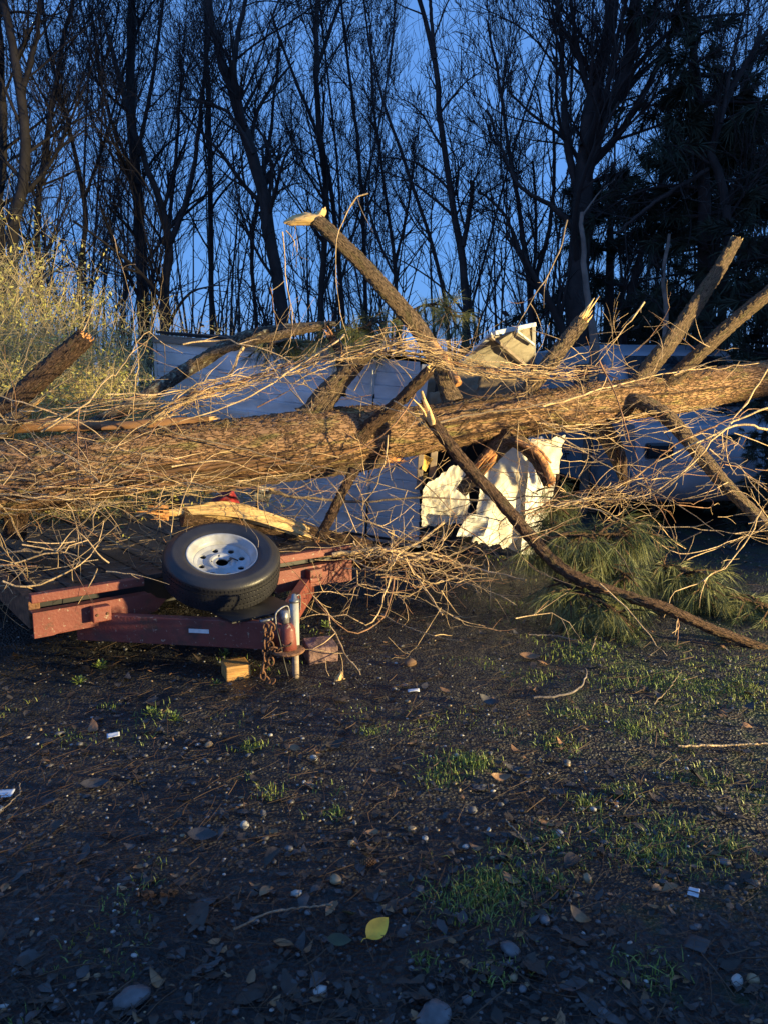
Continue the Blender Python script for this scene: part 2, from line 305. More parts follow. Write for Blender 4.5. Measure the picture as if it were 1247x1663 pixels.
# ------------------------------------------------------------------ curved stems
def wander(p0, d0, length, n, amp, droop=0., r=None):
    d = np.array(d0, float); d /= np.linalg.norm(d); p = np.array(p0, float); out = [p.copy()]; st = length / (n - 1); bend = r.normal(0, 1, 3)
    for i in range(n - 1):
        bend = .7 * bend + r.normal(0, .7, 3); d = d + bend * amp; d[2] += droop; d /= np.linalg.norm(d); p = p + d * st; out.append(p.copy())
    return np.array(out)
def kinked(px_pts, r0, r1, r, n=None, j=.012):
    """a strand through photo points (px,py,depth), jittered so that it is never ruler-straight"""
    w = spline([P(*q) for q in px_pts], .06); n = n or max(10, min(60, int(len(w)))); w = resample(w, n)
    k = r.normal(0, 1, w.shape); k = sum(np.roll(k, q, 0) for q in range(-3, 4)) / 2.6
    w = w + k * j; return w, np.linspace(r0, r1, n)
def rough_tube(pts, radii, sides, step, seed, lump=.06, flare=None):
    a = spline(np.column_stack([pts, radii]), step); p = a[:, :3]; rad = a[:, 3]; n = len(p)
    t = np.gradient(p, axis=0); t /= np.linalg.norm(t, axis=1)[:, None]; ref = np.array((0, 0, 1.)) if abs(t.mean(0)[2]) < .8 else np.array((0, 1., 0))
    u = np.cross(t, ref); u /= np.linalg.norm(u, axis=1)[:, None]; w = np.cross(u, t); an = np.arange(sides + 1) * 2 * math.pi / sides
    ln = np.concatenate([[0], np.cumsum(np.linalg.norm(np.diff(p, axis=0), axis=1))]); rm = rad.max()
    A, Ln = np.meshgrid(an, ln); A0 = A % (2 * math.pi)
    nz = fbm(Ln / (rm * 2.2) + 5 + np.cos(A) * .8, np.sin(A) * .9 + 9, seed, 3) - .45
    RR = rad[:, None] * (1 + lump * 2.2 * nz)
    if flare: # knots and healed scars
        rk = np.random.default_rng(seed)
        for q in range(flare):
            l0 = rk.uniform(.6, ln[-1] - .4); a0 = rk.uniform(0, 6.28); w_ = rk.uniform(.05, .11); dd = np.hypot(Ln - l0, ((A - a0 + math.pi) % (2 * math.pi) - math.pi) * rm); RR = RR + rk.uniform(.015, .035) * (np.exp(-(dd / w_) ** 2) - 1.1 * np.exp(-(dd / (w_ * .38)) ** 2))
    # v = 0 seam is kept on the side away from the camera (u points sideways/back)
    V = p[:, None, :] + RR[..., None] * (u[:, None, :] * np.cos(A)[..., None] + w[:, None, :] * np.sin(A)[..., None])
    uv = np.stack([Ln, A * rm], -1); m = sides + 1; idx = np.arange(n * m).reshape(n, m)
    f = np.stack([idx[:-1, :-1], idx[:-1, 1:], idx[1:, 1:], idx[1:, :-1]], -1).reshape(-1, 4)
    b = MB(); b.add(V.reshape(-1, 3), f, 0, uv.reshape(-1, 2))
    for e, fl in ((0, 1), (n - 1, 0)):
        ring = V[e, :sides]; v = np.vstack([ring, p[e:e + 1]])
        ff = [((i, (i + 1) % sides) if fl == 0 else ((i + 1) % sides, i)) + (sides, sides) for i in range(sides)]
        b.add(v, ff, 0, np.vstack([uv[e, :sides], uv[e, :1]]))
    return b
def splinters(p, d, rad, n, length, r, spread=.35):
    d = np.array(d, float); d /= np.linalg.norm(d); b = MB(); u = np.cross(d, (0.3, .2, 1)); u /= np.linalg.norm(u); w = np.cross(d, u); L = []
    for i in range(n):
        a = r.uniform(0, 6.28); q = rad * math.sqrt(r.uniform(0, .9)); o = u * math.cos(a) * q + w * math.sin(a) * q
        l = length * r.uniform(.2, 1) ** 1.4; dd = d + o / rad * spread * r.uniform(-.2, .6); rr = rad * r.uniform(.08, .30)
        s = np.linspace(0, 1, 5)[:, None]; pts = np.array(p) + o - d * rad * .5 + dd * l * s + r.normal(0, .05, (5, 3)) * rad
        L.append((pts, rr * np.array([1, .95, .8, .5, .08])))
    return b.tubes(L, 5, cap=True)

# ------------------------------------------------------------------ crushed panelled shed under the trunk
def sheet(corners, nu, nv, fold, r, thick=.006, seed=0, facet=5, rag=0.):
    """a bent/crumpled sheet with real thickness from four corners (tl,tr,br,bl)"""
    tl, tr, br, bl = [np.array(c) for c in corners]; u, v = np.meshgrid(np.linspace(0, 1, nu), np.linspace(0, 1, nv), indexing='ij')
    if rag:
        e = lambda a, b_: np.exp(-np.minimum(a, 1 - a) * 14) * (fbm(b_ * 9 + seed, np.round(a) * 5 + .3, seed, 4) - .45) * 2.4
        u, v = u + np.where(u < .5, 1, -1) * np.abs(e(u, v)) * rag, v + np.where(v < .5, 1, -1) * np.abs(e(v, u)) * rag * 1.2
    p = (tl[None, None] * ((1 - u) * (1 - v))[..., None] + tr * (u * (1 - v))[..., None] + br * (u * v)[..., None] + bl * ((1 - u) * v)[..., None])
    nrm = np.cross(tr - tl, bl - tl); nrm /= np.linalg.norm(nrm)
    if fold:
        h = np.zeros_like(u)
        for k in range(facet):
            a = r.uniform(0, 3.14); o = r.uniform(.15, .85); x = (u - .5) * math.cos(a) + (v - .5) * math.sin(a) + .5 - o
            h += np.abs(x) * r.uniform(-1, 1)
        h += (fbm(u * 7, v * 7, seed, 3) - .45) * .45 + np.abs(fbm(u * 6 + 3, v * 5, seed + 5, 2) - .45) * .7
        p = p + nrm * (h * fold)[..., None]
    q = p - nrm * thick; idx = np.arange(nu * nv).reshape(nu, nv); o = nu * nv
    f = np.stack([idx[:-1, :-1], idx[:-1, 1:], idx[1:, 1:], idx[1:, :-1]], -1).reshape(-1, 4)
    ff = [tuple(x) for x in f] + [tuple(x[::-1] + o) for x in f]
    for e in (idx[0, :], idx[::1, -1], idx[-1, ::-1], idx[::-1, 0]):
        for i in range(len(e) - 1): ff.append((e[i + 1], e[i], e[i] + o, e[i + 1] + o))
    b = MB(); b.add(np.concatenate([p.reshape(-1, 3), q.reshape(-1, 3)]), ff); return b
def shed():
    r = np.random.default_rng(21)
    t = empty('crushed_shed', (-1.2, 8.0, 0), 0, 'grey panelled shed with brown fascia, corner crushed under the fallen trunk', 'shed')
    A = P(684, 588, 6.9); B = P(254, 551, 9.1)                     # top corners (near, far)
    Ab = np.array((A[0], A[1], .10)); Bb = np.array((B[0], B[1], .10))
    wall = MB(); n = 14
    along = (A - B); L = np.linalg.norm(along[:2]); dn = along / np.linalg.norm(along); out = np.array((-dn[1], dn[0], 0)); out /= np.linalg.norm(out)
    if out[1] > 0: out = -out
    # wall skin with shallow lap lines and a slight bow
    nu, rows = 40, []
    for k in range(n):
        rows += [(k / n, .024), ((k + .90) / n, .008), ((k + .92) / n, -.012), ((k + .98) / n, -.012)]
    rows.append((1, .024)); rows = np.array(rows); U = np.linspace(0, 1, nu)
    top = B[None] + (A - B)[None] * U[:, None]; bot = Bb[None] + (Ab - Bb)[None] * U[:, None]
    p = top[:, None] * (1 - rows[None, :, :1]) + bot[:, None] * rows[None, :, :1]
    bow = .05 * np.sin(U[:, None] * 3.1) * np.sin(rows[None, :, 0] * 3.1) + .025 * (fbm(U[:, None] * 5, rows[None, :, 0] * 3, 4, 3) - .45)
    p = p + out * (rows[None, :, 1] + bow)[..., None]; m = len(rows); idx = np.arange(nu * m).reshape(nu, m)
    f = np.stack([idx[:-1, :-1], idx[:-1, 1:], idx[1:, 1:], idx[1:, :-1]], -1).reshape(-1, 4)
    wall.add(p.reshape(-1, 3), f)
    wall.build('wall', M['wall'], t, smooth=False, loc=None)
    def world_child(o): o.matrix_parent_inverse = Matrix.Translation((-1.2, 8.0, 0)).inverted(); return o
    inset = -out
    # rear shell closing the box; its near-black colour stands in for inside shade
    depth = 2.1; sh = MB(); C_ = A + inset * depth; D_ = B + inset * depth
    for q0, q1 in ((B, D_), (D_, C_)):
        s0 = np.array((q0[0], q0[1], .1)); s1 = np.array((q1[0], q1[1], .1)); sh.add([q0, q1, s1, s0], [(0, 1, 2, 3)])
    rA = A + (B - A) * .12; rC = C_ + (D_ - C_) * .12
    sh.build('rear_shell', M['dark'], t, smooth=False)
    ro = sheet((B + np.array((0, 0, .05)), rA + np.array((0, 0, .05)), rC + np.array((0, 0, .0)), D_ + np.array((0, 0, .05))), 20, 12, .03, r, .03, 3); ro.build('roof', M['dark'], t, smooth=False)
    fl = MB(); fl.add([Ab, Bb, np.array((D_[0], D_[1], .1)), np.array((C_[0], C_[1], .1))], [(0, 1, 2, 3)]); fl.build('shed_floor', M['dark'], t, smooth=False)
    def bar(a, b_, w, h, name, m, up=(0, 0, 1)):
        a = np.array(a); b_ = np.array(b_); d = b_ - a; l = np.linalg.norm(d); d /= l; s = np.cross(d, up); s /= np.linalg.norm(s); u = np.cross(s, d)
        q = MB(); q.box((a + b_) / 2, (l, w, h), np.array([d, s, u]).T); return bevel(q.build(name, m, t, smooth=False), min(w, h) * .12)
    off = out * .035
    bar(B + off + (0, 0, .01), B + (A - B) * .86 + off + (0, 0, .01), .035, .085, 'fascia', M['board'])
    bar(Bb + out * .02 + (0, 0, .0), B + out * .02, .03, .03, 'corner_trim', M['whitemetal'], up=(1, 0, 0))
    def onwall(px, py): # point on the wall plane
        o = np.array((0, 0, CAM_Z)); d = P(px, py, 5.) - o; k = np.dot(A + out * .03 - o, out) / np.dot(d, out); return o + d * k
    bar(onwall(607, 640), onwall(592, 905), .012, .02, 'door_seam', M['black'], up=out)
    bar(onwall(420, 700), onwall(416, 900), .012, .02, 'door_seam', M['black'], up=out)
    bar(onwall(609, 600) + out * .02, onwall(606, 642) + out * .02, .02, .05, 'hinge', M['whitemetal'], up=out)
    bar(onwall(601, 768) + out * .02, onwall(597, 812) + out * .02, .02, .03, 'hinge', M['whitemetal'], up=out)
    bar(onwall(560, 864) + out * .01, onwall(680, 882) + out * .01, .02, .03, 'door_rail', M['black'], up=out)
    # broken corner: post, studs, insulation, torn sheets
    bar(P(691, 592, 6.72), P(684, 650, 6.74), .05, .07, 'corner_post', M['whitemetal'], up=(1, 0, 0))
    bar(P(684, 728, 6.74), P(680, 795, 6.76), .04, .05, 'corner_post', M['board'], up=(1, 0, 0))
    bar(P(706, 715, 6.85), P(700, 792, 6.85), .05, .06, 'stud', M['board'], up=(1, 0, 0))
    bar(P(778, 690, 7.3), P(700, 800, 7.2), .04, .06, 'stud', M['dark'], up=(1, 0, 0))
    for q in (((688, 738), (702, 744), (690, 765), (684, 760)), ((684, 770), (694, 768), (688, 787), (683, 785))):
        sheet([P(a, c, 6.8) for a, c in q], 8, 8, .03, r, .04, 5).build('insulation', M['foam'], t, smooth=False)
    sheet((P(776, 735, 6.75), P(893, 705, 7.15), P(866, 902, 6.95), P(748, 878, 6.62)), 70, 80, .11, r, .004, 11, 12, rag=.055).build('torn_sheet', M['cream'], t, smooth=False)
    sheet((P(682, 792, 6.55), P(758, 742, 6.8), P(748, 850, 6.66), P(684, 858, 6.55)), 56, 56, .10, r, .004, 12, 10, rag=.055).build('torn_sheet', M['cream'], t, smooth=False)
    sheet((P(760, 833, 6.42), P(792, 838, 6.5), P(786, 872, 6.5), P(742, 872, 6.4)), 14, 14, .05, r, .004, 13, 4).build('torn_sheet', M['whitemetal'], t, smooth=False)
    sheet((P(842, 706, 6.9), P(888, 702, 6.95), P(884, 735, 6.9), P(845, 730, 6.85)), 14, 14, .12, r, .004, 14, 6, rag=.055).build('torn_sheet', M['whitemetal'], t, smooth=False)
    sheet((P(860, 745, 6.8), P(882, 740, 6.9), P(868, 905, 6.8), P(842, 900, 6.7)), 8, 24, .06, r, .004, 15, 6, rag=.055).build('torn_sheet', M['whitemetal'], t, smooth=False)
    # lifted roof corner
    rf = sheet((P(801, 542, 6.45), P(866, 530, 6.75), P(866, 592, 7.35), P(748, 592, 6.9)), 24, 18, .035, r, .012, 16, 4); rf.build('roof_flap', M['flap'], t, smooth=False)
    bar(P(800, 541, 6.42), P(866, 527, 6.72), .06, .035, 'roof_edge', M['whitemetal'])
    bar(P(866, 527, 6.72), P(866, 588, 7.3), .02, .03, 'roof_edge', M['whitemetal'], up=(1, 0, 0))
    bar(P(746, 592, 6.86), P(800, 541, 6.42), .03, .04, 'roof_edge', M['whitemetal'], up=(1, 0, 0))
    bar(P(795, 546, 6.42), P(852, 594, 7.2), .03, .03, 'rafter', M['board'], up=(1, 0, 0))
    bar(P(838, 538, 6.55), P(866, 560, 6.95), .02, .02, 'rafter', M['whitemetal'], up=(1, 0, 0))
    # brown inner panels seen in the gap above the trunk
    sheet((P(690, 600, 7.4), P(860, 590, 7.6), P(860, 660, 7.3), P(690, 672, 7.2)), 24, 10, .12, r, .02, 17, 3).build('inner_panel', M['brownpanel'], t, smooth=False)
    sheet((P(696, 640, 6.75), P(740, 634, 6.8), P(736, 662, 6.7), P(694, 666, 6.65)), 12, 8, .10, r, .015, 18, 2).build('inner_panel', M['brownpanel'], t)
    sheet((P(778, 612, 6.7), P(838, 606, 6.8), P(830, 640, 6.6), P(772, 650, 6.6)), 12, 8, .12, r, .015, 19, 2).build('inner_panel', M['brownpanel'], t)
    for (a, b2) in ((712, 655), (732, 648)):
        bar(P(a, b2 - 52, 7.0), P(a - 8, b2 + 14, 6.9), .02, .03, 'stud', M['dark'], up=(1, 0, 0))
    for o in t.children: world_child(o)
    # flat tyre below the corner
    w = MB(); Mx = Matrix.Translation(Vector(P(718, 905, 7.0) * (1, 1, 0) + np.array((0, 0, .29)))) @ Matrix.Rotation(R(-35), 4, 'Z') @ Matrix.Rotation(R(90), 4, 'X')
    w.lathe([(.16, -.09), (.26, -.095), (.295, -.06), (.30, 0), (.295, .06), (.26, .095), (.16, .09)], 40, 0, Mx, True); world_child(w.build('wheel', M['rubber'], t))
shed()

# ------------------------------------------------------------------ white vehicle behind the right end of the trunk
def vehicle():
    o0 = np.array((3.62, 8.5, 0)); t = empty('white_van', o0, R(8), 'white van with dark windscreen, half hidden behind the right end of the trunk', 'van')
    # side profile (y back, z up) extruded across x with tucked-in upper body
    prof = [(-.05, .42), (-.08, .75), (.0, 1.12), (.55, 1.24), (1.15, 1.95), (1.5, 2.05), (4.4, 2.05), (4.6, 1.9), (4.65, .5), (4.6, .36), (0, .36)]
    b = MB(); xs = [-.92, -.88, -.6, 0, .6, .88, .92]; n = len(prof); V = []
    for x in xs:
        k = abs(x) / .92
        for (y, z) in prof:
            tuck = .12 * max(0, (z - 1.2)) if k > .9 else 0
            rd = -.03 if (k > .97) else 0
            bulge = .10 * (1 - k ** 2) * (1 if y < 1 else 0)
            V.append((x - math.copysign(tuck, x), y - bulge - rd, z + (rd if z > 1.9 else 0)))
    f = [(i * n + j, (i + 1) * n + j, (i + 1) * n + (j + 1) % n, i * n + (j + 1) % n) for i in range(len(xs) - 1) for j in range(n)]
    b.add(V, f)
    for e, s in ((0, 1), (len(xs) - 1, -1)):
        c = np.mean(V[e * n:(e + 1) * n], 0); b.add(V[e * n:(e + 1) * n] + [tuple(c)], [((j, (j + 1) % n) if s < 0 else ((j + 1) % n, j)) + (n, n) for j in range(n)])
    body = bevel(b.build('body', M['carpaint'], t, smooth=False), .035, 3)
    def quad(name, pts, m, th=.02):
        pts = np.array(pts, float); nn = np.cross(pts[1] - pts[0], pts[3] - pts[0]); nn /= np.linalg.norm(nn)
        q = MB(); q.add(np.vstack([pts, pts - nn * th]), [(0, 1, 2, 3), (7, 6, 5, 4), (0, 4, 5, 1), (1, 5, 6, 2), (2, 6, 7, 3), (3, 7, 4, 0)]); return bevel(q.build(name, m, t, smooth=False), .006)
    quad('windscreen', [(-.70, .52, 1.31), (.70, .52, 1.31), (.62, 1.02, 1.88), (-.62, 1.02, 1.88)], M['glass'], -.03)
    quad('side_window', [(-.925, 1.9, 1.25), (-.925, .95, 1.25), (-.87, 1.3, 1.82), (-.87, 1.9, 1.82)], M['glass'], .03)
    q = MB(); N_ = 24; xs = np.linspace(-.95, .95, N_); sec = [(-.02, .30), (-.12, .34), (-.15, .45), (-.13, .60), (-.04, .66)]; V = []
    for x in xs:
        c = .14 * (1 - (x / .95) ** 2) - .10 * max(0, (abs(x) - .75) / .2) ** 2
        V += [(x, y - c, z) for y, z in sec]
    n = len(sec); q.add(V, [(i * n + j, (i + 1) * n + j, (i + 1) * n + j + 1, i * n + j + 1) for i in range(N_ - 1) for j in range(n - 1)]); q.build('bumper', M['carplastic'], t)
    for s in (-1, 1):
        h = MB(); h.box((s * .70, -.12, .86), (.30, .10, .17)); bevel(h.build('headlight', M['glass'], t, smooth=False), .03, 3)
        mm = MB(); mm.box((s * 1.05, .75, 1.32), (.20, .09, .16)); mm.box((s * .94, .76, 1.28), (.10, .04, .04)); bevel(mm.build('mirror', M['carpaint'], t, smooth=False), .02, 2)
    for x in (-.80, .80):
        for y in (.75, 3.7):
            w = MB(); w.lathe([(.18, -.1), (.30, -.11), (.34, -.06), (.34, .06), (.30, .11), (.18, .1)], 36, 0, Matrix.Translation((x, y, .34)) @ Matrix.Rotation(R(90), 4, 'Y'), True)
            wo = w.build('wheel', M['rubber'], t); hb = MB(); hb.lathe([(0.001, .06), (.12, .05), (.18, .08), (.18, -.08), (.001, -.08)], 30, 0, Matrix.Translation((x, y, .34)) @ Matrix.Rotation(R(90 if x > 0 else -90), 4, 'Y')); hb.build('rim', M['galv'], wo)
vehicle()

# ------------------------------------------------------------------ red flatbed trailer
TA = P(54, 1010, 3.92); TB = P(571, 912, 5.18)
TM = (TA + TB) / 2; TV = TB - TA; TL = float(np.hypot(TV[0], TV[1])); TRZ = math.atan2(TV[1], TV[0])
def tloc(w): # world -> trailer local
    d = np.array(w) - np.array((TM[0], TM[1], 0)); c, s = math.cos(TRZ), math.sin(TRZ); return np.array((d[0] * c + d[1] * s, -d[0] * s + d[1] * c, d[2]))
def tpx(px): # local x on the front beam plane for a photo column (at deck height)
    lo, hi = 0., 1.
    for _ in range(40):
        m = (lo + hi) / 2; w = TA + TV * m; k = (w[0]) / ((w[1]) * math.cos(PITCH) + (CAM_Z - .38) * math.sin(PITCH))
        if k < (px - CX) / F_PX: lo = m
        else: hi = m
    return (lo - .5) * TL
def trailer():
    t = empty('flatbed_trailer', (TM[0], TM[1], 0), TRZ, 'faded red flatbed trailer with weathered plank deck under the fallen trunk', 'trailer')
    hw = TL / 2; zb, zt = .245, .385; ub, ut = .435, .482
    def plate(name, poly, y0, y1, m, bw=.004):
        # polygon in local x,z extruded along y
        n = len(poly); b = MB(); v = [(x, y0, z) for x, z in poly] + [(x, y1, z) for x, z in poly]
        c0 = np.mean(v[:n], 0); c1 = np.mean(v[n:], 0); b.add(v + [c0, c1], [((i + 1) % n, i, n + i, n + (i + 1) % n) for i in range(n)] + [(i, (i + 1) % n, 2 * n, 2 * n) for i in range(n)] + [(n + (i + 1) % n, n + i, 2 * n + 1, 2 * n + 1) for i in range(n)])
        return bevel(b.build(name, m, t, smooth=False), bw, 2)
    xl = tpx(270); xl0 = tpx(238); xr = tpx(446)
    cut = [(-hw, zb), (-hw + .10, zb), (-hw + .115, zb + .008), (xl0 - .06, zb + .0), (xl - .06, zb + .03), (xl, zt - .05), (xl - .05, zt - .035), (xl - .09, zt), (-hw, zt)]
    plate('front_beam', cut, -.004, .006, M['red'])
    plate('front_beam', [(xr, zb), (hw - .12, zb), (hw - .105, zb - .008), (hw, zb - .008), (hw, zt), (xr, zt)], -.004, .006, M['red'])
    plate('beam_flange', [(-hw, zb), (xl - .1, zb), (xl - .1, zb + .008), (-hw, zb + .008)], .0062, .06, M['red'])
    plate('beam_flange', [(xr, zt - .008), (hw, zt - .008), (hw, zt - .001), (xr, zt - .001)], .0062, .07, M['red'])
    plate('beam_flange', [(-hw, zt - .008), (xl - .1, zt - .008), (xl - .1, zt - .001), (-hw, zt - .001)], .0062, .07, M['red'])
    plate('top_rail', [(-hw, ub), (tpx(236), ub), (tpx(236), ut), (-hw, ut)], -.004, .05, M['red'])
    plate('top_rail', [(tpx(440), ub), (hw, ub), (hw, ut), (tpx(440), ut)], -.004, .05, M['red'])
    for px in (160, 506):
        x = tpx(px); b = MB(); b.box((x, -.034, zt - .055), (.10, .06, .085)); bevel(b.build('stake_pocket', M['red'], t, smooth=False), .006)
        for q in (-.028, .028):
            bb = MB(); bb.lathe([(.001, .006), (.008, .006), (.009, 0), (.001, 0)], 6, 0, Matrix.Translation((x + q, -.064, zt - .055)) @ Matrix.Rotation(R(90), 4, 'X')); bb.build('bolt', M['rust'], t, smooth=False)
    # rear of the front recess: the dark cross sill under the deck
    b = MB(); b.box((0, .14, .36), (TL - .05, .05, .16)); bevel(b.build('cross_sill', M['black'], t, smooth=False), .006)
    for s in (-1, 1):
        b = MB(); b.box((s * (hw - .03), 1.9, .36), (.06, 3.65, .17)); bevel(b.build('side_rail', M['rust'], t, smooth=False), .006)  # dark rust instead of red puts the left side's shade into the colour
    dk = MB(); r = np.random.default_rng(3); w = (TL - .14) / 13
    for k in range(13):
        x = -TL / 2 + .07 + (k + .5) * w; dk.box((x, 1.92, .447 + r.uniform(-.003, .003)), (w - .012, 3.6, .036))
    bevel(dk.build('deck', M['deck'], t, smooth=False), .004)
    # A-frame tongue
    tip = tloc(P(452, 1035, 3.97)); tip[2] = .245
    for s, nm in ((-1, 0), (1, 1)):
        a = np.array((s * .78, .10, .235)); e = tip + np.array((s * .035, .02, 0)); d = e - a; l = np.linalg.norm(d); d /= l; q = np.cross((0, 0, 1), d); q /= np.linalg.norm(q)
        b = MB(); m3 = np.array([d, q, np.cross(d, q)]).T
        b.box((a + e) / 2, (l, .012, .15), m3)
        for dz in (-.0705, .0705): b.box((a + e) / 2 + q * s * -.03 + np.array((0, 0, dz)), (l, .05, .009), m3)
        tb = bevel(b.build('tongue_beam', M['red'], t, smooth=False), .003)
        if s < 0:
            c = tloc(P(327, 1025, 4.05)); k = np.dot(c - a, d); b = MB(); b.box(a + d * k + q * -.009 * (1 if np.dot(q, (0, 1, 0)) > 0 else -1) + np.array((0, 0, .012)), (.115, .003, .022), m3); b.build('sticker', M['label'], tb, smooth=False)
    b = MB(); b.box(tip + np.array((-.0, .26, .085)), (.42, .30, .012)); b.build('tongue_plate', M['black'], t, smooth=False)
    cp = MB(); cc = tloc(P(467, 1030, 3.9))
    Mx = Matrix.Translation(Vector((cc[0], cc[1], .20)))
    cp.lathe([(.001, .135), (.028, .13), (.042, .105), (.046, .05), (.05, .0), (.044, -.004), (.001, -.004)], 28, 0, Mx)
    d = tip - np.array((cc[0], cc[1], tip[2])); cp.box((cc + tip) / 2 * (1, 1, 0) + np.array((0, .05, .27)), (.085, .20, .09))
    cpo = cp.build('coupler', M['red'], t)
    pl = MB(); pl.lathe([(.001, .0), (.085, .0), (.092, -.006), (.085, -.014), (.001, -.014)], 28, 0, Matrix.Translation(Vector((cc[0], cc[1], .195)))); pl.build('chain_plate', M['rust'], t)
    lt = MB()
    a0 = np.array((cc[0] - .0, cc[1] + .03, .335))
    lt.tubes([(spline([a0 + (-.05, 0, 0), a0 + (-.045, 0, .06), a0 + (.02, 0, .085), a0 + (.035, 0, .02)], .01), np.full(len(spline([a0 + (-.05, 0, 0), a0 + (-.045, 0, .06), a0 + (.02, 0, .085), a0 + (.035, 0, .02)], .01)), .005))], 8)
    lt.box(a0 + (0, .0, .03), (.035, .05, .07)); lt.box(a0 + (-.08, .03, .02), (.09, .02, .012)); lt.build('coupler_latch', M['galv'], t)
    # jack
    jb = tloc(G(475, 1090)); jt = tloc(P(478, 958, 3.98)); jx, jy = jt[0], jt[1]
    j = MB(); j.lathe([(.001, .43), (.0235, .43), (.0235, .175), (.018, .17), (.001, .17)], 24, 0, Matrix.Translation((jx, jy, 0))); jo = j.build('jack', M['greytube'], t)
    j = MB(); j.lathe([(.001, .176), (.0185, .174), (.0185, float(gz(*P(475, 1090, 4.0)[:2])) + .0), (.001, .0)], 20, 0, Matrix.Translation((jx, jy, 0))); j.build('jack_foot', M['board'], jo)
    j = MB(); j.lathe([(.001, .475), (.012, .47), (.018, .445), (.028, .442), (.028, .428), (.001, .428)], 20, 0, Matrix.Translation((jx, jy, 0)))
    k = spline([(jx, jy, .455), (jx + .035, jy + .01, .46), (jx + .05, jy + .02, .44), (jx + .052, jy + .03, .37)], .01); j.tubes([(k, np.full(len(k), .005))], 8, cap=True); j.build('crank', M['galv'], jo)
    j = MB(); j.box((jx + .015, jy + .06, .33), (.05, .09, .06)); j.build('jack_bracket', M['red'], t, smooth=False)
    # chain
    ch = MB(); r = np.random.default_rng(8)
    def link(c, d, tw):
        d = np.array(d, float); d /= np.linalg.norm(d); q = np.cross(d, (.3, .9, .2)); q /= np.linalg.norm(q); q2 = np.cross(d, q); s = q * math.cos(tw) + q2 * math.sin(tw)
        an = np.linspace(0, 2 * math.pi, 17); pts = np.array(c) + d * (np.sin(an) * .024)[:, None] + s * (np.cos(an) * .014)[:, None]; return (pts, np.full(17, .0048))
    L = []
    for (a, e, sag) in (((434, 1012), (428, 1100), .0), ((440, 1016), (440, 1078), .02), ((428, 1100), (446, 1106), -.01), ((440, 1050), (470, 1042), -.03)):
        a = tloc(P(*a, 3.86)); e = tloc(P(*e, 3.86)); n = int(np.linalg.norm(e - a) / .033) + 1
        for i in range(n):
            u = (i + .5) / n; L.append(link(a + (e - a) * u + np.array((0, 0, sag * math.sin(3.14 * u))) + r.normal(0, .004, 3), e - a + r.normal(0, .03, 3), (i % 2) * 1.57 + .4))
    ch.tubes(L, 7); ch.build('safety_chain', M['rust'], t)
    k = spline([tloc(P(300, 1004, 4.2)), tloc(P(350, 1010, 4.1)), tloc(P(405, 1006, 4.02)), tloc(P(440, 1000, 3.95)), tloc(P(452, 1030, 3.86)), tloc(P(462, 1075, 3.86)), tloc(P(468, 1098, 3.86))], .01); MB().tubes([(k, np.full(len(k), .0045))], 7, cap=True).build('wiring', M['black'], t)
    # axle wheels under the deck
    for s in (-1, 1):
        w = MB(); Mx = Matrix.Translation((s * (hw - .22), 2.3, .30)) @ Matrix.Rotation(R(90), 4, 'Y')
        w.lathe([(.17, -.08), (.26, -.09), (.297, -.06), (.30, 0), (.297, .06), (.26, .09), (.17, .08)], 36, 0, Mx, True); wo = w.build('wheel', M['rubber'], t)
        h = MB(); h.lathe([(.001, .05), (.1, .04), (.17, .07), (.17, -.07), (.001, -.07)], 30, 0, Mx); h.build('rim', M['rim'], wo)
    return t
trailer()

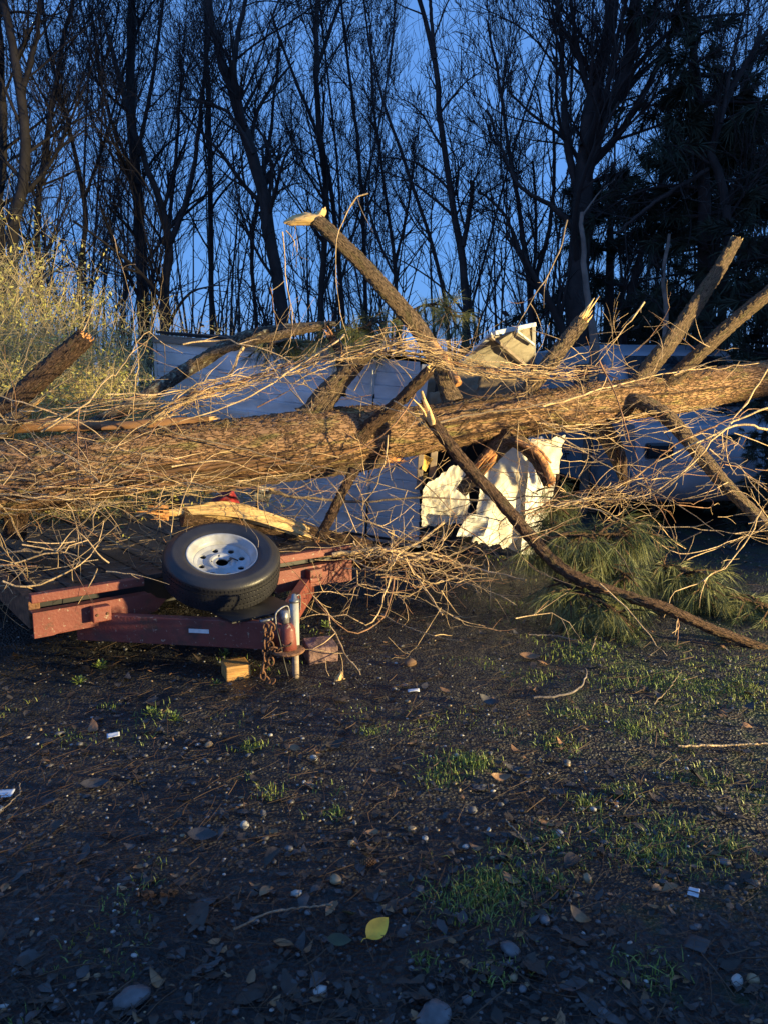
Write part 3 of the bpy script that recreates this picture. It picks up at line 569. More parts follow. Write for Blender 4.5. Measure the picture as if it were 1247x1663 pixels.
def spare_tyre():
    c = P(361, 918, 4.40); n = Vector((c[0], c[1], 0)).normalized(); toward = -n
    tilt = R(23); nz = Vector((toward.x * math.sin(tilt), toward.y * math.sin(tilt), math.cos(tilt)))
    nz = (nz + Vector((.05, 0, 0))).normalized(); Mx = nz.to_track_quat('Z', 'Y').to_matrix().to_4x4()
    t = empty('spare_wheel', (0, 0, 0), 0, 'black spare tyre on a white steel wheel lying tilted on the trailer tongue', 'wheel')
    t.matrix_world = Matrix.Translation(Vector(c)) @ Mx; t.location = c; t.rotation_euler = Mx.to_euler()
    R0, W = .337, .195
    pr = [(.20, .075), (.212, .092), (.235, .099), (.27, .104), (.283, .107), (.286, .104), (.305, .099), (.322, .085), (.333, .070)]
    tread = []
    for k, z in enumerate(np.linspace(.066, -.066, 27)):
        g = (k in (6, 13, 20)); tread.append((R0 - (z / .066) ** 2 * .006 - (.005 if g else 0), z))
    low = [(a, -b) for a, b in pr[::-1]]
    ty = MB(); ty.lathe(pr + tread + low + [(.192, -.07), (.188, 0), (.192, .07)], 120, 0, None, True)
    o = ty.build('tyre', M['rubber'], t)
    # tread sipes as shallow blocks along the shoulders
    sp = MB()
    for k in range(96):
        a = k * 2 * math.pi / 96
        for z in (.062, -.062, .03, -.03, 0):
            rot = np.array(Matrix.Rotation(a + (.02 if z == 0 else 0), 3, 'Z')); sp.box(rot @ np.array((R0 - .003 - (z / .066) ** 2 * .004, 0, z)), (.007, .0145, .017), rot)
    sp.build('tread_blocks', M['rubber'], o, smooth=False)
    rim = MB(); rim.lathe([(.160, .02), (.166, .045), (.172, .062), (.188, .070), (.192, .082), (.203, .088), (.206, .083), (.200, .070), (.186, .055), (.178, .03), (.178, -.06), (.192, -.078), (.204, -.086), (.202, -.09), (.186, -.078), (.170, -.06), (.168, .0)], 96, 0, None, True)
    rm = rim.build('rim', M['rim'], t)
    d = MB(); d.lathe([(.001, .022), (.052, .022), (.060, .030), (.072, .032), (.082, .024), (.105, .018), (.140, .022), (.1585, .034), (.168, .034), (.168, .026), (.156, .026), (.14, .012), (.105, .008), (.075, .020), (.05, .014), (.001, .014)], 96)
    disc = d.build('disc', M['rim'], rm)
    cut = MB()
    def cyl(x, y, r_): cut.lathe([(.0001, .1), (r_, .1), (r_, -.1), (.0001, -.1)], 24, 0, Matrix.Translation((x, y, 0)))
    for k in range(8): a = k * math.pi / 4 + .2; cyl(.121 * math.cos(a), .121 * math.sin(a), .0185)
    for k in range(5): a = k * 2 * math.pi / 5 + .5; cyl(.0605 * math.cos(a), .0605 * math.sin(a), .0075)
    cyl(0, 0, .036)
    co = cut.build('cutter', M['black'])
    for q in (disc, co):
        bm = bmesh.new(); bm.from_mesh(q.data); bmesh.ops.remove_doubles(bm, verts=bm.verts, dist=2e-4); bmesh.ops.recalc_face_normals(bm, faces=bm.faces); bm.to_mesh(q.data); bm.free()
    disc.parent = None; md = disc.modifiers.new('holes', 'BOOLEAN'); md.object = co; md.operation = 'DIFFERENCE'; md.solver = 'EXACT'
    dg = bpy.context.evaluated_depsgraph_get(); me = bpy.data.meshes.new_from_object(disc.evaluated_get(dg)); disc.modifiers.clear(); disc.data = me; disc.parent = rm
    for p in me.polygons: p.use_smooth = False
    bpy.data.objects.remove(co)
    bk = MB(); bk.lathe([(.001, -.05), (.165, -.05), (.165, -.056), (.001, -.056)], 40); bk.build('backing', M['black'], rm)
    v = MB(); v.tubes([(np.array([(.03, -.01, .03), (.06, .0, .045), (.09, -.02, .04)]), np.array([.006, .005, .004]))], 8, cap=True); v.build('valve', M['black'], rm)
spare_tyre()

# ------------------------------------------------------------------ blocks and odd wood around the tongue
def block(name, px, py, d_, size, rz, m, label, cat, tiltx=0.):
    g = G(px, py); b = MB(); o = None
    b.box((0, 0, size[2] / 2), size); o = bevel(b.build(name, m, None, smooth=False), .006, 2); o.location = (g[0], g[1], float(gz(g[0], g[1])) - .008); o.rotation_euler = (tiltx, 0, rz); return tag(o, label, cat)
block('wood_block', 384, 1097, 4, (.135, .13, .085), R(24), M['lumber'], 'square cut lumber block on the ground under the red trailer tongue', 'wood block')
bo = block('stone_block', 520, 1068, 4, (.17, .17, .105), R(18), M['brick'], 'weathered reddish block on the ground beside the trailer jack', 'block', R(4))
def chunk(name, px, py, d, size, m, label, cat, rot=(0, 0, 0), ground=True):
    g = G(px, py) if ground else P(px, py, d); r = np.random.default_rng(px); b = MB()
    b.tubes([(np.array([(-.5 + i / 5, r.normal(0, .04), r.normal(0, .04)) for i in range(6)]) * size[0], np.array([.25, .8, 1, .95, .8, .2]) * size[1])], 7, cap=True)
    o = b.build(name, m, None, smooth=False); o.location = (g[0], g[1], g[2] + size[1] * .5); o.rotation_euler = rot; return tag(o, label, cat)
chunk('wood_chip', 549, 1105, 0, (.09, .017), M['rawwood'], 'small split chip of wood standing upright near the reddish block', 'wood chip', (0, R(-60), .3))
def split_log():
    a = P(268, 834, 5.15); b_ = P(400, 838, 5.35); c = P(545, 884, 5.5); s = spline(np.array([a, b_, c]), .03); n = len(s); r = np.random.default_rng(4)
    s = spline(np.array([a, b_, c]), .012); n = len(s); b = MB(); sec = 30; V = []
    for i, p in enumerate(s):
        u = i / (n - 1); w = .085 * min(1, .25 + 2.5 * u) * min(1, .35 + 1.8 * (1 - u))
        an = np.arange(sec) * 2 * math.pi / sec; q = fbm(np.full(sec, u * 5), np.cos(an) * 1.5 + np.sin(an) * 2.3 + 7, 8, 3); g = fbm(np.full(sec, u * 3), an * 4.0, 15, 4); sl = np.where(np.abs(an - 4.2) < .9, .62, 1)
        rr = w * sl * (.62 + .6 * q + .55 * (g - .45))
        for k in range(sec): V.append(p + np.array((.25 * math.cos(an[k]) * rr[k], math.cos(an[k]) * rr[k] * .9, math.sin(an[k]) * rr[k] * 1.0)))
    idx = np.arange(n * sec).reshape(n, sec); nx = np.roll(idx, -1, 1); b.add(V, np.stack([idx[:-1], nx[:-1], nx[1:], idx[1:]], -1).reshape(-1, 4))
    t = empty('split_log', b_ * (1, 1, 0) + np.array((0, 0, .47)), 0, 'pale yellow freshly split log lying on the trailer deck behind the spare tyre', 'log')
    o = b.build('split_face', M['rawwood'], t, smooth=False); sp = splinters(a, a - b_, .05, 12, .22, r); q = sp.build('splinter', M['orangewood'], t)
    sp = splinters(c, c - b_, .05, 14, .30, r); q2 = sp.build('splinter', M['rawwood'], t)
    bk = MB(); s2 = spline(np.array([a + (.1, .06, -.03), b_ + (0, .07, -.045), c + (.25, .05, -.05)]), .05); bk.tubes([(s2, np.full(len(s2), .07))], 12, cap=True); q3 = bk.build('bark', M['limb_dark'], t)
    for k in (o, q, q2, q3): k.matrix_parent_inverse = Matrix.Translation(t.location).inverted()
split_log()
def red_item():
    b = MB(); c = P(371, 818, 6.0); Mx = Matrix.Translation(Vector(c)) @ Matrix.Rotation(R(-28), 4, 'Y') @ Matrix.Rotation(R(12), 4, 'X')
    b.lathe([(.001, -.10), (.075, -.10), (.09, .06), (.098, .065), (.098, .085), (.088, .085), (.07, -.08), (.001, -.08)], 28, 0, Mx); tag(b.build('red_bucket', M['redcloth'], None, loc=c), 'dark red plastic bucket tipped over behind the split log', 'bucket')
    b = MB(); c = P(425, 800, 6.6); b.box((0, 0, 0), (.16, .10, .14)); b.box((0, -.06, .03), (.12, .03, .05)); o = bevel(b.build('tool_box', M['galv'], None, smooth=False, loc=(0, 0, 0)), .02, 3); o.location = c; o.rotation_euler = (.2, .3, .5); tag(o, 'small silvery metal box beside the dark red bucket', 'box')
red_item()

# ------------------------------------------------------------------ the fallen tree
def pxr(px, py, w, d): # trunk point with radius from its apparent width
    p = P(px, py, d); return (*p, w / 2 * d / F_PX)
TR = [pxr(*q) for q in [(-420, 820, 150, 4.3), (-200, 800, 136, 4.55), (0, 778, 122, 4.8), (125, 763, 116, 5.0), (250, 745, 100, 5.2), (400, 728, 96, 5.45), (530, 713, 99, 5.68), (600, 704, 92, 5.82), (700, 695, 76, 6.0), (820, 675, 73, 6.2), (900, 667, 72, 6.35), (1000, 652, 68, 6.55), (1100, 639, 64, 6.78), (1200, 621, 58, 7.05), (1330, 604, 54, 7.5)]]
FT = empty('fallen_tree', (TR[2][0], TR[2][1], 0), 0, 'big fallen tree trunk with furrowed bark and snapped limbs lying across trailer and shed', 'tree')
def ft(o): o.parent = FT; o.matrix_parent_inverse = Matrix.Translation(FT.location).inverted(); return o
tr = np.array(TR); trunk = ft(rough_tube(tr[:, :3], tr[:, 3], 150, .016, 3, .085, 14).build('trunk', M['bark']))
def limb(pts, m='limb', tip=None, name='limb', tipmat='rawwood', seed=0, lump=.08, par=None, sides=22, tipn=14, tipl=.16):
    a = np.array([pxr(*q) for q in pts]); a[:, 3] *= .9
    if name == 'limb': q = a[0] * .72 + a[1] * .28; a[0, 3] *= 1.35; a = np.vstack([a[:1], q[None], a[1:]])
    o = rough_tube(a[:, :3], a[:, 3], sides, .02, seed, lump).build(name, M[m])
    if par is None: ft(o)
    if tip:
        s = splinters(a[-1, :3], a[-1, :3] - a[-2, :3], a[-1, 3] * .9, tipn * 2, tipl, np.random.default_rng(seed + 50), .1).tubes([], 4).build('broken_end', M[tipmat], o)
    return o
A_ = limb([(735, 655, 32, 6.15), (705, 575, 31, 6.25), (672, 525, 31, 6.25), (632, 478, 29, 6.2), (590, 430, 27, 6.15), (550, 390, 26, 6.1), (515, 358, 24, 6.1)], 'limb', None, seed=1)
e = P(518, 360, 6.1); r_ = np.random.default_rng(2)
b = MB(); L = []
for k in range(9): # long splinter to the left, short prong up
    q = r_.normal(0, .012, 3); L.append((np.array([P(522, 356, 6.1) + q, P(502, 352 + k * 1.2, 6.08) + q, P(482, 356 + k * .8, 6.06) + q, P(462 + k * 1.5, 362 + k * .5, 6.05) + q * .4]), np.array([.03, .030, .022, .008])))
for k in range(5):
    q = r_.normal(0, .008, 3); L.append((np.array([P(516, 362, 6.1) + q, P(521, 350, 6.1) + q, P(525 + k, 343, 6.1) + q, P(528 - k, 336 + 2 * k, 6.1) + q]), np.array([.03, .024, .014, .004])))
b.tubes(L, 6, cap=True); b.build('broken_end', M['rawwood'], A_)
s = kinked([(700, 560, 6.2), (725, 590, 6.1), (745, 625, 6.0)], .045, .03, r_, j=.004); b = MB().tubes([s], 8, cap=True); b.build('torn_strip', M['orangewood'], A_)
limb([(505, 680, 52, 5.68), (528, 645, 44, 5.68), (560, 610, 32, 5.7), (595, 575, 22, 5.7), (624, 538, 8, 5.72)], 'limb', 'y', seed=3, tipl=.05, tipn=6)
limb([(548, 640, 26, 5.74), (558, 606, 22, 5.76), (552, 570, 18, 5.78), (537, 546, 13, 5.78)], 'limb_dark', 'y', seed=4, tipl=.10, tipmat='orangewood', tipn=8)
limb([(585, 706, 30, 5.62), (618, 678, 24, 5.55), (655, 645, 21, 5.5), (698, 600, 18, 5.45)], 'limb_dark', 'y', seed=5, tipl=.07, tipn=7)
limb([(842, 655, 30, 6.25), (868, 620, 29, 6.25), (905, 572, 28, 6.25), (945, 520, 26, 6.25)], 'limb', 'y', seed=6, tipl=.26, tipn=7)
limb([(1030, 640, 44, 6.65), (1052, 600, 32, 6.65), (1090, 552, 29, 6.6), (1140, 478, 26, 6.6), (1168, 435, 24, 6.6), (1196, 388, 19, 6.6)], 'limb', 'y', seed=7, tipl=.05, tipn=8)
limb([(1060, 645, 40, 6.7), (1105, 603, 28, 6.6), (1150, 560, 26, 6.5), (1200, 515, 25, 6.4), (1290, 440, 22, 6.2)], 'limb', None, seed=8)
limb([(1000, 648, 28, 6.5), (1045, 655, 28, 6.35), (1085, 680, 28, 6.2), (1125, 725, 26, 6.0), (1175, 785, 24, 5.75), (1250, 860, 22, 5.4), (1330, 930, 20, 5.1)], 'limb', None, seed=9)
limb([(968, 672, 44, 6.5), (985, 710, 30, 6.45), (1000, 745, 22, 6.4), (1013, 785, 12, 6.4)], 'limb', 'y', seed=10, tipl=.05, tipn=5)
limb([(985, 690, 14, 6.4), (1000, 715, 14, 6.35), (1010, 745, 13, 6.3), (1014, 788, 10, 6.3)], 'limb_dark', None, seed=11)
I_ = limb([(822, 712, 20, 6.05), (848, 722, 26, 5.98), (870, 745, 24, 5.95), (892, 785, 24, 5.92)], 'limb', 'y', seed=12, tipl=.07, tipmat='orangewood', tipn=16)
b = MB().tubes([kinked([(838, 716, 5.9), (866, 730, 5.86), (884, 752, 5.86), (896, 784, 5.86)], .02, .035, r_, j=.004), kinked([(858, 722, 5.88), (880, 736, 5.87), (893, 752, 5.87)], .022, .008, r_, j=.004)], 7, cap=True); b.build('torn_strip', M['orangewood'], I_)
J_ = limb([(825, 705, 46, 6.12), (800, 735, 34, 6.1), (775, 765, 28, 6.1), (748, 800, 22, 6.1)], 'limb', None, seed=13)
splinters(P(795, 738, 6.02), P(770, 765, 6.0) - P(800, 730, 6.0), .06, 22, .28, r_).build('torn_wood', M['orangewood'], J_)
limb([(-30, 700, 42, 5.1), (20, 655, 38, 5.15), (70, 610, 37, 5.2), (120, 565, 35, 5.25), (140, 547, 33, 5.25)], 'limb_dark', 'y', seed=14, tipl=.06, tipmat='orangewood', tipn=12)
limb([(-20, 712, 50, 4.95), (20, 685, 34, 4.95), (55, 657, 10, 4.95)], 'limb', 'y', seed=15, tipl=.12)
limb([(30, 800, 46, 4.9), (26, 845, 40, 4.9), (24, 872, 39, 4.9)], 'limb_dark', None, seed=16)
limb([(20, 694, 22, 5.05), (80, 690, 24, 5.1), (150, 692, 20, 5.2), (215, 690, 12, 5.25)], 'strip', 'y', name='bark_slab', seed=17, tipl=.1)
limb([(165, 694, 10, 5.1), (240, 688, 17, 5.2), (300, 684, 15, 5.3), (340, 680, 8, 5.35)], 'strip', 'y', name='bark_slab', seed=18, tipl=.1)
limb([(575, 764, 17, 5.5), (556, 800, 17, 5.42), (536, 842, 18, 5.36), (516, 874, 13, 5.32)], 'limb_dark', 'y', seed=19, tipl=.05, tipmat='orangewood')
limb([(330, 765, 90, 5.4), (450, 758, 60, 5.55), (560, 748, 50, 5.7), (625, 745, 26, 5.8)], 'limb', 'y', name='bark_slab', seed=20, tipl=.2, tipmat='orangewood', tipn=24)
# long torn strips of bark clinging along the near side
def on_trunk(u, phi, off=0.): # u along the trunk by photo column, phi 0 = facing camera, + = up
    i = np.interp(u, [0, 125, 250, 400, 530, 600, 700, 820, 900, 1000, 1100, 1200], np.arange(2, 14)); k = int(i); f = i - k; q = tr[k] * (1 - f) + tr[min(k + 1, len(tr) - 1)] * f
    toc = np.array((-q[0], -q[1], 0)); toc /= np.linalg.norm(toc); ax = tr[min(k + 1, len(tr) - 1), :3] - tr[k, :3]; ax /= np.linalg.norm(ax); up = np.array((0, 0, 1.)); toc = toc - ax * np.dot(toc, ax); toc /= np.linalg.norm(toc); up = np.cross(ax, toc); up = up if up[2] > 0 else -up
    return q[:3] + (toc * math.cos(phi) + up * math.sin(phi)) * (q[3] + off)
rs = np.random.default_rng(31)
for k in range(26):
    u0 = rs.choice([rs.uniform(-0, 250), rs.uniform(100, 420)]); u1 = min(640, u0 + rs.uniform(150, 420)); ph0 = rs.uniform(-1.1, -.2); dp = rs.uniform(.1, .5)
    us = np.linspace(u0, u1, 18); pts = np.array([on_trunk(u, ph0 + dp * (u - u0) / 300, .006 + rs.uniform(-.004, .012)) for u in us]); rr = rs.uniform(.006, .017) * np.interp(np.linspace(0, 1, 18), [0, .1, .7, 1], [.3, 1, .8, .15])
    ft(MB().tubes([(pts, rr)], 6, cap=True).build('bark_strip', M['strip'] if k % 2 else M['limb_dark']))
for k in range(9):
    u0 = rs.uniform(640, 1000); us = np.linspace(u0, u0 + rs.uniform(90, 200), 14); ph0 = rs.uniform(-.9, .9); dp = rs.uniform(-.4, .4)
    pts = np.array([on_trunk(min(u, 1200), ph0 + dp * (u - u0) / 200, .010 + rs.uniform(-.004, .01)) for u in us]); ft(MB().tubes([(pts, rs.uniform(.005, .010) * np.interp(np.linspace(0, 1, 14), [0, .1, .8, 1], [.3, 1, .8, .2]))], 6, cap=True).build('bark_strip', M['limb_dark']))

# ---- vines and twigs torn down with the tree: the larger ones are parts of their own, the mass of thin ones is one part
rv = np.random.default_rng(77)
VINES = []
def vine(pts, w=3.0, w2=None, j=.010): VINES.append(kinked(pts, w * .8 / 2 * pts[0][2] / F_PX, (w2 or w * .55) / 2 * pts[-1][2] / F_PX, rv, j=j))
for q in [
    ([(462, 378, 5.7), (468, 440, 5.7), (473, 500, 5.7), (466, 560, 5.65), (450, 600, 5.6), (441, 612, 5.55)], 3.2), ([(462, 378, 5.7), (476, 395, 5.7), (480, 435, 5.7)], 2.5),
    ([(443, 466, 5.7), (450, 500, 5.7), (458, 530, 5.7)], 2.5), ([(597, 312, 5.6), (580, 318, 5.6), (562, 350, 5.6), (547, 400, 5.6), (544, 450, 5.6), (552, 510, 5.6), (563, 548, 5.6)], 3.0),
    ([(924, 362, 6.2), (905, 420, 6.1), (862, 490, 6.0), (820, 555, 5.9), (800, 592, 5.8)], 3.5), ([(1046, 490, 6.3), (1020, 530, 6.2), (985, 578, 6.2), (965, 600, 6.2)], 4),
    ([(0, 640, 4.7), (60, 660, 4.7), (130, 685, 4.75), (205, 730, 4.8), (290, 745, 4.9)], 3.5), ([(0, 790, 4.45), (60, 812, 4.45), (110, 800, 4.5), (160, 770, 4.6), (220, 740, 4.7), (260, 690, 4.8), (300, 655, 5.0)], 4.5),
    ([(0, 780, 4.5), (50, 770, 4.5), (100, 758, 4.6), (120, 735, 4.65)], 3.5), ([(0, 900, 4.3), (40, 895, 4.3), (90, 902, 4.35), (150, 890, 4.4), (165, 850, 4.45), (150, 810, 4.5), (110, 795, 4.5)], 5),
    ([(0, 945, 4.05), (40, 955, 4.05), (80, 950, 4.1), (130, 925, 4.2), (160, 895, 4.3), (168, 850, 4.4)], 5), ([(0, 918, 4.1), (50, 908, 4.15), (110, 900, 4.2), (155, 888, 4.3)], 5),
    ([(128, 660, 4.7), (128, 720, 4.6), (130, 760, 4.55), (122, 800, 4.5)], 3.5), ([(175, 640, 4.9), (250, 640, 5.0), (330, 625, 5.2), (400, 630, 5.3)], 4),
    ([(240, 660, 5.1), (200, 700, 4.9), (165, 745, 4.8), (120, 770, 4.7)], 3.5), ([(70, 700, 4.7), (150, 650, 4.8), (215, 570, 5.4), (240, 545, 5.6), (260, 560, 5.6), (296, 577, 5.6)], 4),
    ([(150, 500, 5.6), (120, 560, 5.5), (60, 620, 5.3)], 3), ([(340, 640, 5.2), (420, 610, 5.4), (500, 580, 5.5), (560, 575, 5.5)], 5), ([(560, 545, 5.6), (520, 575, 5.5), (440, 620, 5.3), (300, 680, 5.0), (180, 730, 4.8)], 5),
    ([(255, 690, 5.0), (350, 720, 5.1), (470, 745, 5.2), (600, 780, 5.3), (690, 800, 5.5)], 4), ([(300, 560, 5.4), (350, 556, 5.5), (420, 560, 5.5), (480, 590, 5.5), (520, 640, 5.4)], 4),
    ([(395, 565, 5.5), (380, 600, 5.5), (372, 620, 5.5)], 7), ([(680, 640, 5.4), (640, 690, 5.3), (600, 720, 5.3), (520, 760, 5.2), (400, 800, 5.1)], 4),
    ([(630, 705, 5.4), (620, 770, 5.3), (600, 830, 5.3), (640, 850, 5.3), (690, 810, 5.5)], 3), ([(430, 798, 5.7), (520, 806, 5.7), (620, 813, 5.7), (720, 806, 5.7), (880, 808, 5.7), (1000, 800, 5.6)], 7),
    ([(440, 795, 5.75), (500, 798, 5.75)], 8), ([(640, 860, 5.3), (636, 920, 5.0), (625, 980, 4.8), (600, 1020, 4.6), (570, 1000, 4.6), (520, 985, 4.6), (480, 960, 4.6)], 5),
    ([(640, 940, 4.8), (625, 1000, 4.6), (580, 1030, 4.45), (545, 1015, 4.4), (500, 950, 4.5), (460, 905, 4.5)], 4), ([(530, 985, 4.5), (560, 1045, 4.2), (590, 1085, 4.0), (585, 1105, 3.95), (552, 1118, 3.95), (535, 1085, 4.0), (530, 1060, 4.05)], 4),
    ([(620, 1000, 4.6), (660, 1020, 4.5), (720, 1036, 4.4), (750, 1040, 4.35)], 4), ([(570, 905, 5.0), (620, 930, 4.9), (650, 900, 5.0), (690, 880, 5.2), (720, 850, 5.4)], 4),
    ([(500, 905, 5.1), (600, 900, 5.1), (700, 925, 5.1), (780, 960, 5.0), (840, 985, 4.9)], 4), ([(560, 700, 5.4), (650, 760, 5.3), (740, 840, 5.2), (800, 880, 5.2), (850, 960, 5.0)], 3),
    ([(640, 905, 5.2), (700, 870, 5.3), (725, 850, 5.4), (715, 880, 5.4), (722, 905, 5.3)], 6), ([(880, 700, 5.7), (940, 730, 5.7), (1010, 770, 5.6), (1080, 810, 5.5), (1165, 875, 5.2)], 4),
    ([(1247, 665, 5.6), (1180, 690, 5.6), (1120, 720, 5.6), (1060, 745, 5.6), (1000, 785, 5.6), (920, 815, 5.6)], 5), ([(1247, 700, 5.5), (1170, 700, 5.5), (1110, 760, 5.5), (1040, 810, 5.5), (960, 815, 5.6), (880, 820, 5.7)], 5),
    ([(1160, 690, 5.5), (1100, 720, 5.5), (1030, 775, 5.5), (985, 790, 5.6), (900, 800, 5.7)], 4), ([(880, 660, 5.8), (960, 640, 6.0), (1040, 620, 6.2), (1150, 600, 6.3), (1230, 590, 6.3)], 4.5),
    ([(700, 690, 5.7), (780, 670, 5.8), (860, 660, 5.9), (950, 640, 6.1), (1040, 622, 6.2)], 5), ([(1247, 595, 6.2), (1210, 660, 6.1), (1180, 700, 6.0), (1185, 760, 5.9), (1247, 800, 5.7)], 4),
    ([(1150, 730, 5.5), (1200, 770, 5.4), (1247, 830, 5.2)], 3.5), ([(970, 590, 6.0), (1000, 650, 5.9), (1030, 740, 5.7), (1060, 800, 5.6), (1090, 870, 5.4), (1100, 910, 5.3)], 4),
    ([(880, 820, 5.6), (960, 830, 5.5), (1040, 870, 5.3), (1100, 900, 5.2), (1180, 880, 5.2), (1247, 850, 5.2)], 4), ([(1020, 850, 5.3), (1080, 860, 5.3), (1150, 860, 5.3), (1247, 868, 5.2)], 3.5),
    ([(1230, 830, 5.1), (1190, 900, 5.0), (1150, 940, 4.9), (1100, 960, 4.8), (1080, 1000, 4.7)], 4), ([(975, 950, 4.75), (1020, 990, 4.6), (1060, 1040, 4.4), (1090, 1068, 4.2)], 3.5),
    ([(1099, 1000, 4.6), (1102, 1030, 4.5), (1098, 1048, 4.45)], 3), ([(840, 1010, 4.5), (900, 1000, 4.55), (930, 1020, 4.5), (950, 1050, 4.4)], 2.5),
    ([(900, 890, 5.2), (960, 880, 5.2), (1010, 900, 5.1), (1050, 960, 4.9)], 4), ([(720, 1000, 4.7), (680, 940, 4.9), (640, 880, 5.1), (560, 830, 5.3)], 3.5),
    ([(540, 900, 5.05), (620, 880, 5.15), (700, 900, 5.2), (760, 920, 5.2), (860, 940, 5.0)], 11)]:
    vine(*q)
# bundle of stems lying over the top of the trunk and shed
def bundle(path, count, spread, w, frac=(.3, .8), j=.016, vs=1.0):
    base = resample(spline([P(*q) for q in path], .05), 60)
    for k in range(count):
        l = rv.uniform(*frac); a = rv.uniform(-.05, 1.05 - l); i0 = int(max(0, a) * 59); i1 = int(min(1, a + l) * 59)
        if i1 - i0 < 6: continue
        s = base[i0:i1 + 1].copy(); n = len(s); off0 = rv.normal(0, spread, 3); off1 = rv.normal(0, spread, 3); t = np.linspace(0, 1, n)[:, None]; off0[2] *= vs; off1[2] *= vs
        mid = rv.normal(0, spread * .8, 3); s = s + off0 * (1 - t) + off1 * t + mid * np.sin(t * 3.14) + np.array((0, 0, 1)) * np.sin(t * rv.uniform(4, 12) + rv.uniform(0, 6)) * spread * .25
        if rv.random() < .6: # free end springs away
            e = rv.normal(0, .22, 3); e[2] *= 1.1; s = s + e * np.clip((t - .7) / .3, 0, 1) ** 2
        k_ = rv.normal(0, 1, s.shape); s = s + sum(np.roll(k_, z, 0) for z in range(-3, 4)) / 2.6 * j * .6; rr = w * rv.uniform(.4, 1.1)
        VINES.append((s, np.linspace(rr, rr * .45, n)))
bundle([(230, 685, 5.0), (310, 645, 5.15), (400, 618, 5.35), (480, 597, 5.45), (560, 579, 5.5)], 34, .022, .0062)
bundle([(480, 600, 5.4), (580, 575, 5.5), (640, 562, 5.55), (720, 572, 5.7), (800, 595, 5.8)], 38, .030, .0055)
bundle([(680, 575, 5.7), (790, 600, 5.8), (880, 608, 5.95), (960, 605, 6.1), (1035, 596, 6.2)], 28, .026, .0055)
bundle([(-20, 690, 4.8), (100, 680, 4.9), (200, 668, 5.0), (330, 650, 5.2), (430, 620, 5.3)], 12, .05, .006)
bundle([(-30, 790, 4.4), (100, 800, 4.5), (250, 800, 4.8), (400, 790, 5.1), (560, 765, 5.4)], 20, .06, .0052)
bundle([(850, 830, 5.5), (930, 812, 5.55), (1010, 805, 5.55), (1085, 800, 5.5)], 16, .03, .006)
bundle([(560, 910, 5.0), (640, 905, 5.05), (720, 905, 5.1), (820, 930, 5.0)], 30, .09, .0052)
bundle([(880, 690, 5.8), (1000, 690, 6.0), (1130, 672, 6.2), (1230, 650, 6.4)], 10, .05, .005)
bundle([(1240, 660, 5.5), (1160, 730, 5.5), (1060, 790, 5.5), (950, 820, 5.6)], 10, .08, .005)
n_hand = 54
# loose twigs over areas
def scatter(region, count, d, length, ang, w, droop=0., amp=.085):
    (x0, y0, x1, y1) = region
    for k in range(count):
        p = P(rv.uniform(x0, x1), rv.uniform(y0, y1), rv.uniform(*d)); a = rv.normal(*ang) * (1 if rv.random() < .5 else 1); s = 1 if rv.random() < .5 else -1
        dr = np.array((math.cos(a) * s, rv.normal(0, .35), math.sin(a))); l = rv.uniform(*length); n = max(7, int(l / .045)); rr = w * rv.uniform(.35, 1.0)
        s_ = wander(p, dr, l, n, amp, droop, rv)
        s_[:, 2] = np.maximum(s_[:, 2], gz(s_[:, 0], s_[:, 1]) + .01)
        VINES.append((s_, np.linspace(rr, rr * .4, n)))
        if rv.random() < .5 and n > 8:
            i = rv.integers(2, n - 3); l2 = l * rv.uniform(.2, .5); n2 = max(5, int(l2 / .05)); s2 = wander(s_[i], dr + rv.normal(0, .6, 3), l2, n2, amp, droop, rv); s2[:, 2] = np.maximum(s2[:, 2], gz(s2[:, 0], s2[:, 1]) + .01); VINES.append((s2, np.linspace(rr * .7, rr * .3, n2)))
scatter((0, 640, 300, 800), 20, (4.5, 4.9), (.4, 1.3), (.2, .5), .0058)
scatter((-20, 760, 300, 890), 52, (4.4, 5.0), (.4, 1.0), (0, .6), .0056)
scatter((-20, 870, 200, 960), 26, (4.05, 4.4), (.2, .6), (.1, .6), .0055)
scatter((300, 590, 700, 690), 12, (5.2, 5.7), (.3, .7), (.2, .8), .005)
scatter((380, 760, 700, 900), 35, (5.1, 5.7), (.3, .9), (.1, .9), .0048)
scatter((550, 840, 870, 960), 40, (4.9, 5.5), (.3, .9), (0, .7), .0052)
scatter((560, 930, 720, 1000), 7, (4.6, 5.0), (.3, .7), (.5, .8), .005)
scatter((860, 690, 1247, 860), 37, (5.2, 6.2), (.4, 1.2), (.1, .7), .0055)
scatter((1050, 820, 1247, 960), 11, (4.8, 5.5), (.3, .9), (.2, .8), .005)
scatter((880, 560, 1100, 640), 13, (5.9, 6.4), (.2, .7), (.3, .8), .005)
scatter((600, 600, 900, 760), 15, (5.6, 5.9), (.4, 1.0), (-.6, .5), .0045)
scatter((1000, 560, 1247, 640), 8, (6.2, 6.6), (.4, 1.0), (.35, .3), .006)
scatter((700, 770, 900, 900), 20, (5.7, 6.2), (.3, .8), (0, .5), .005)
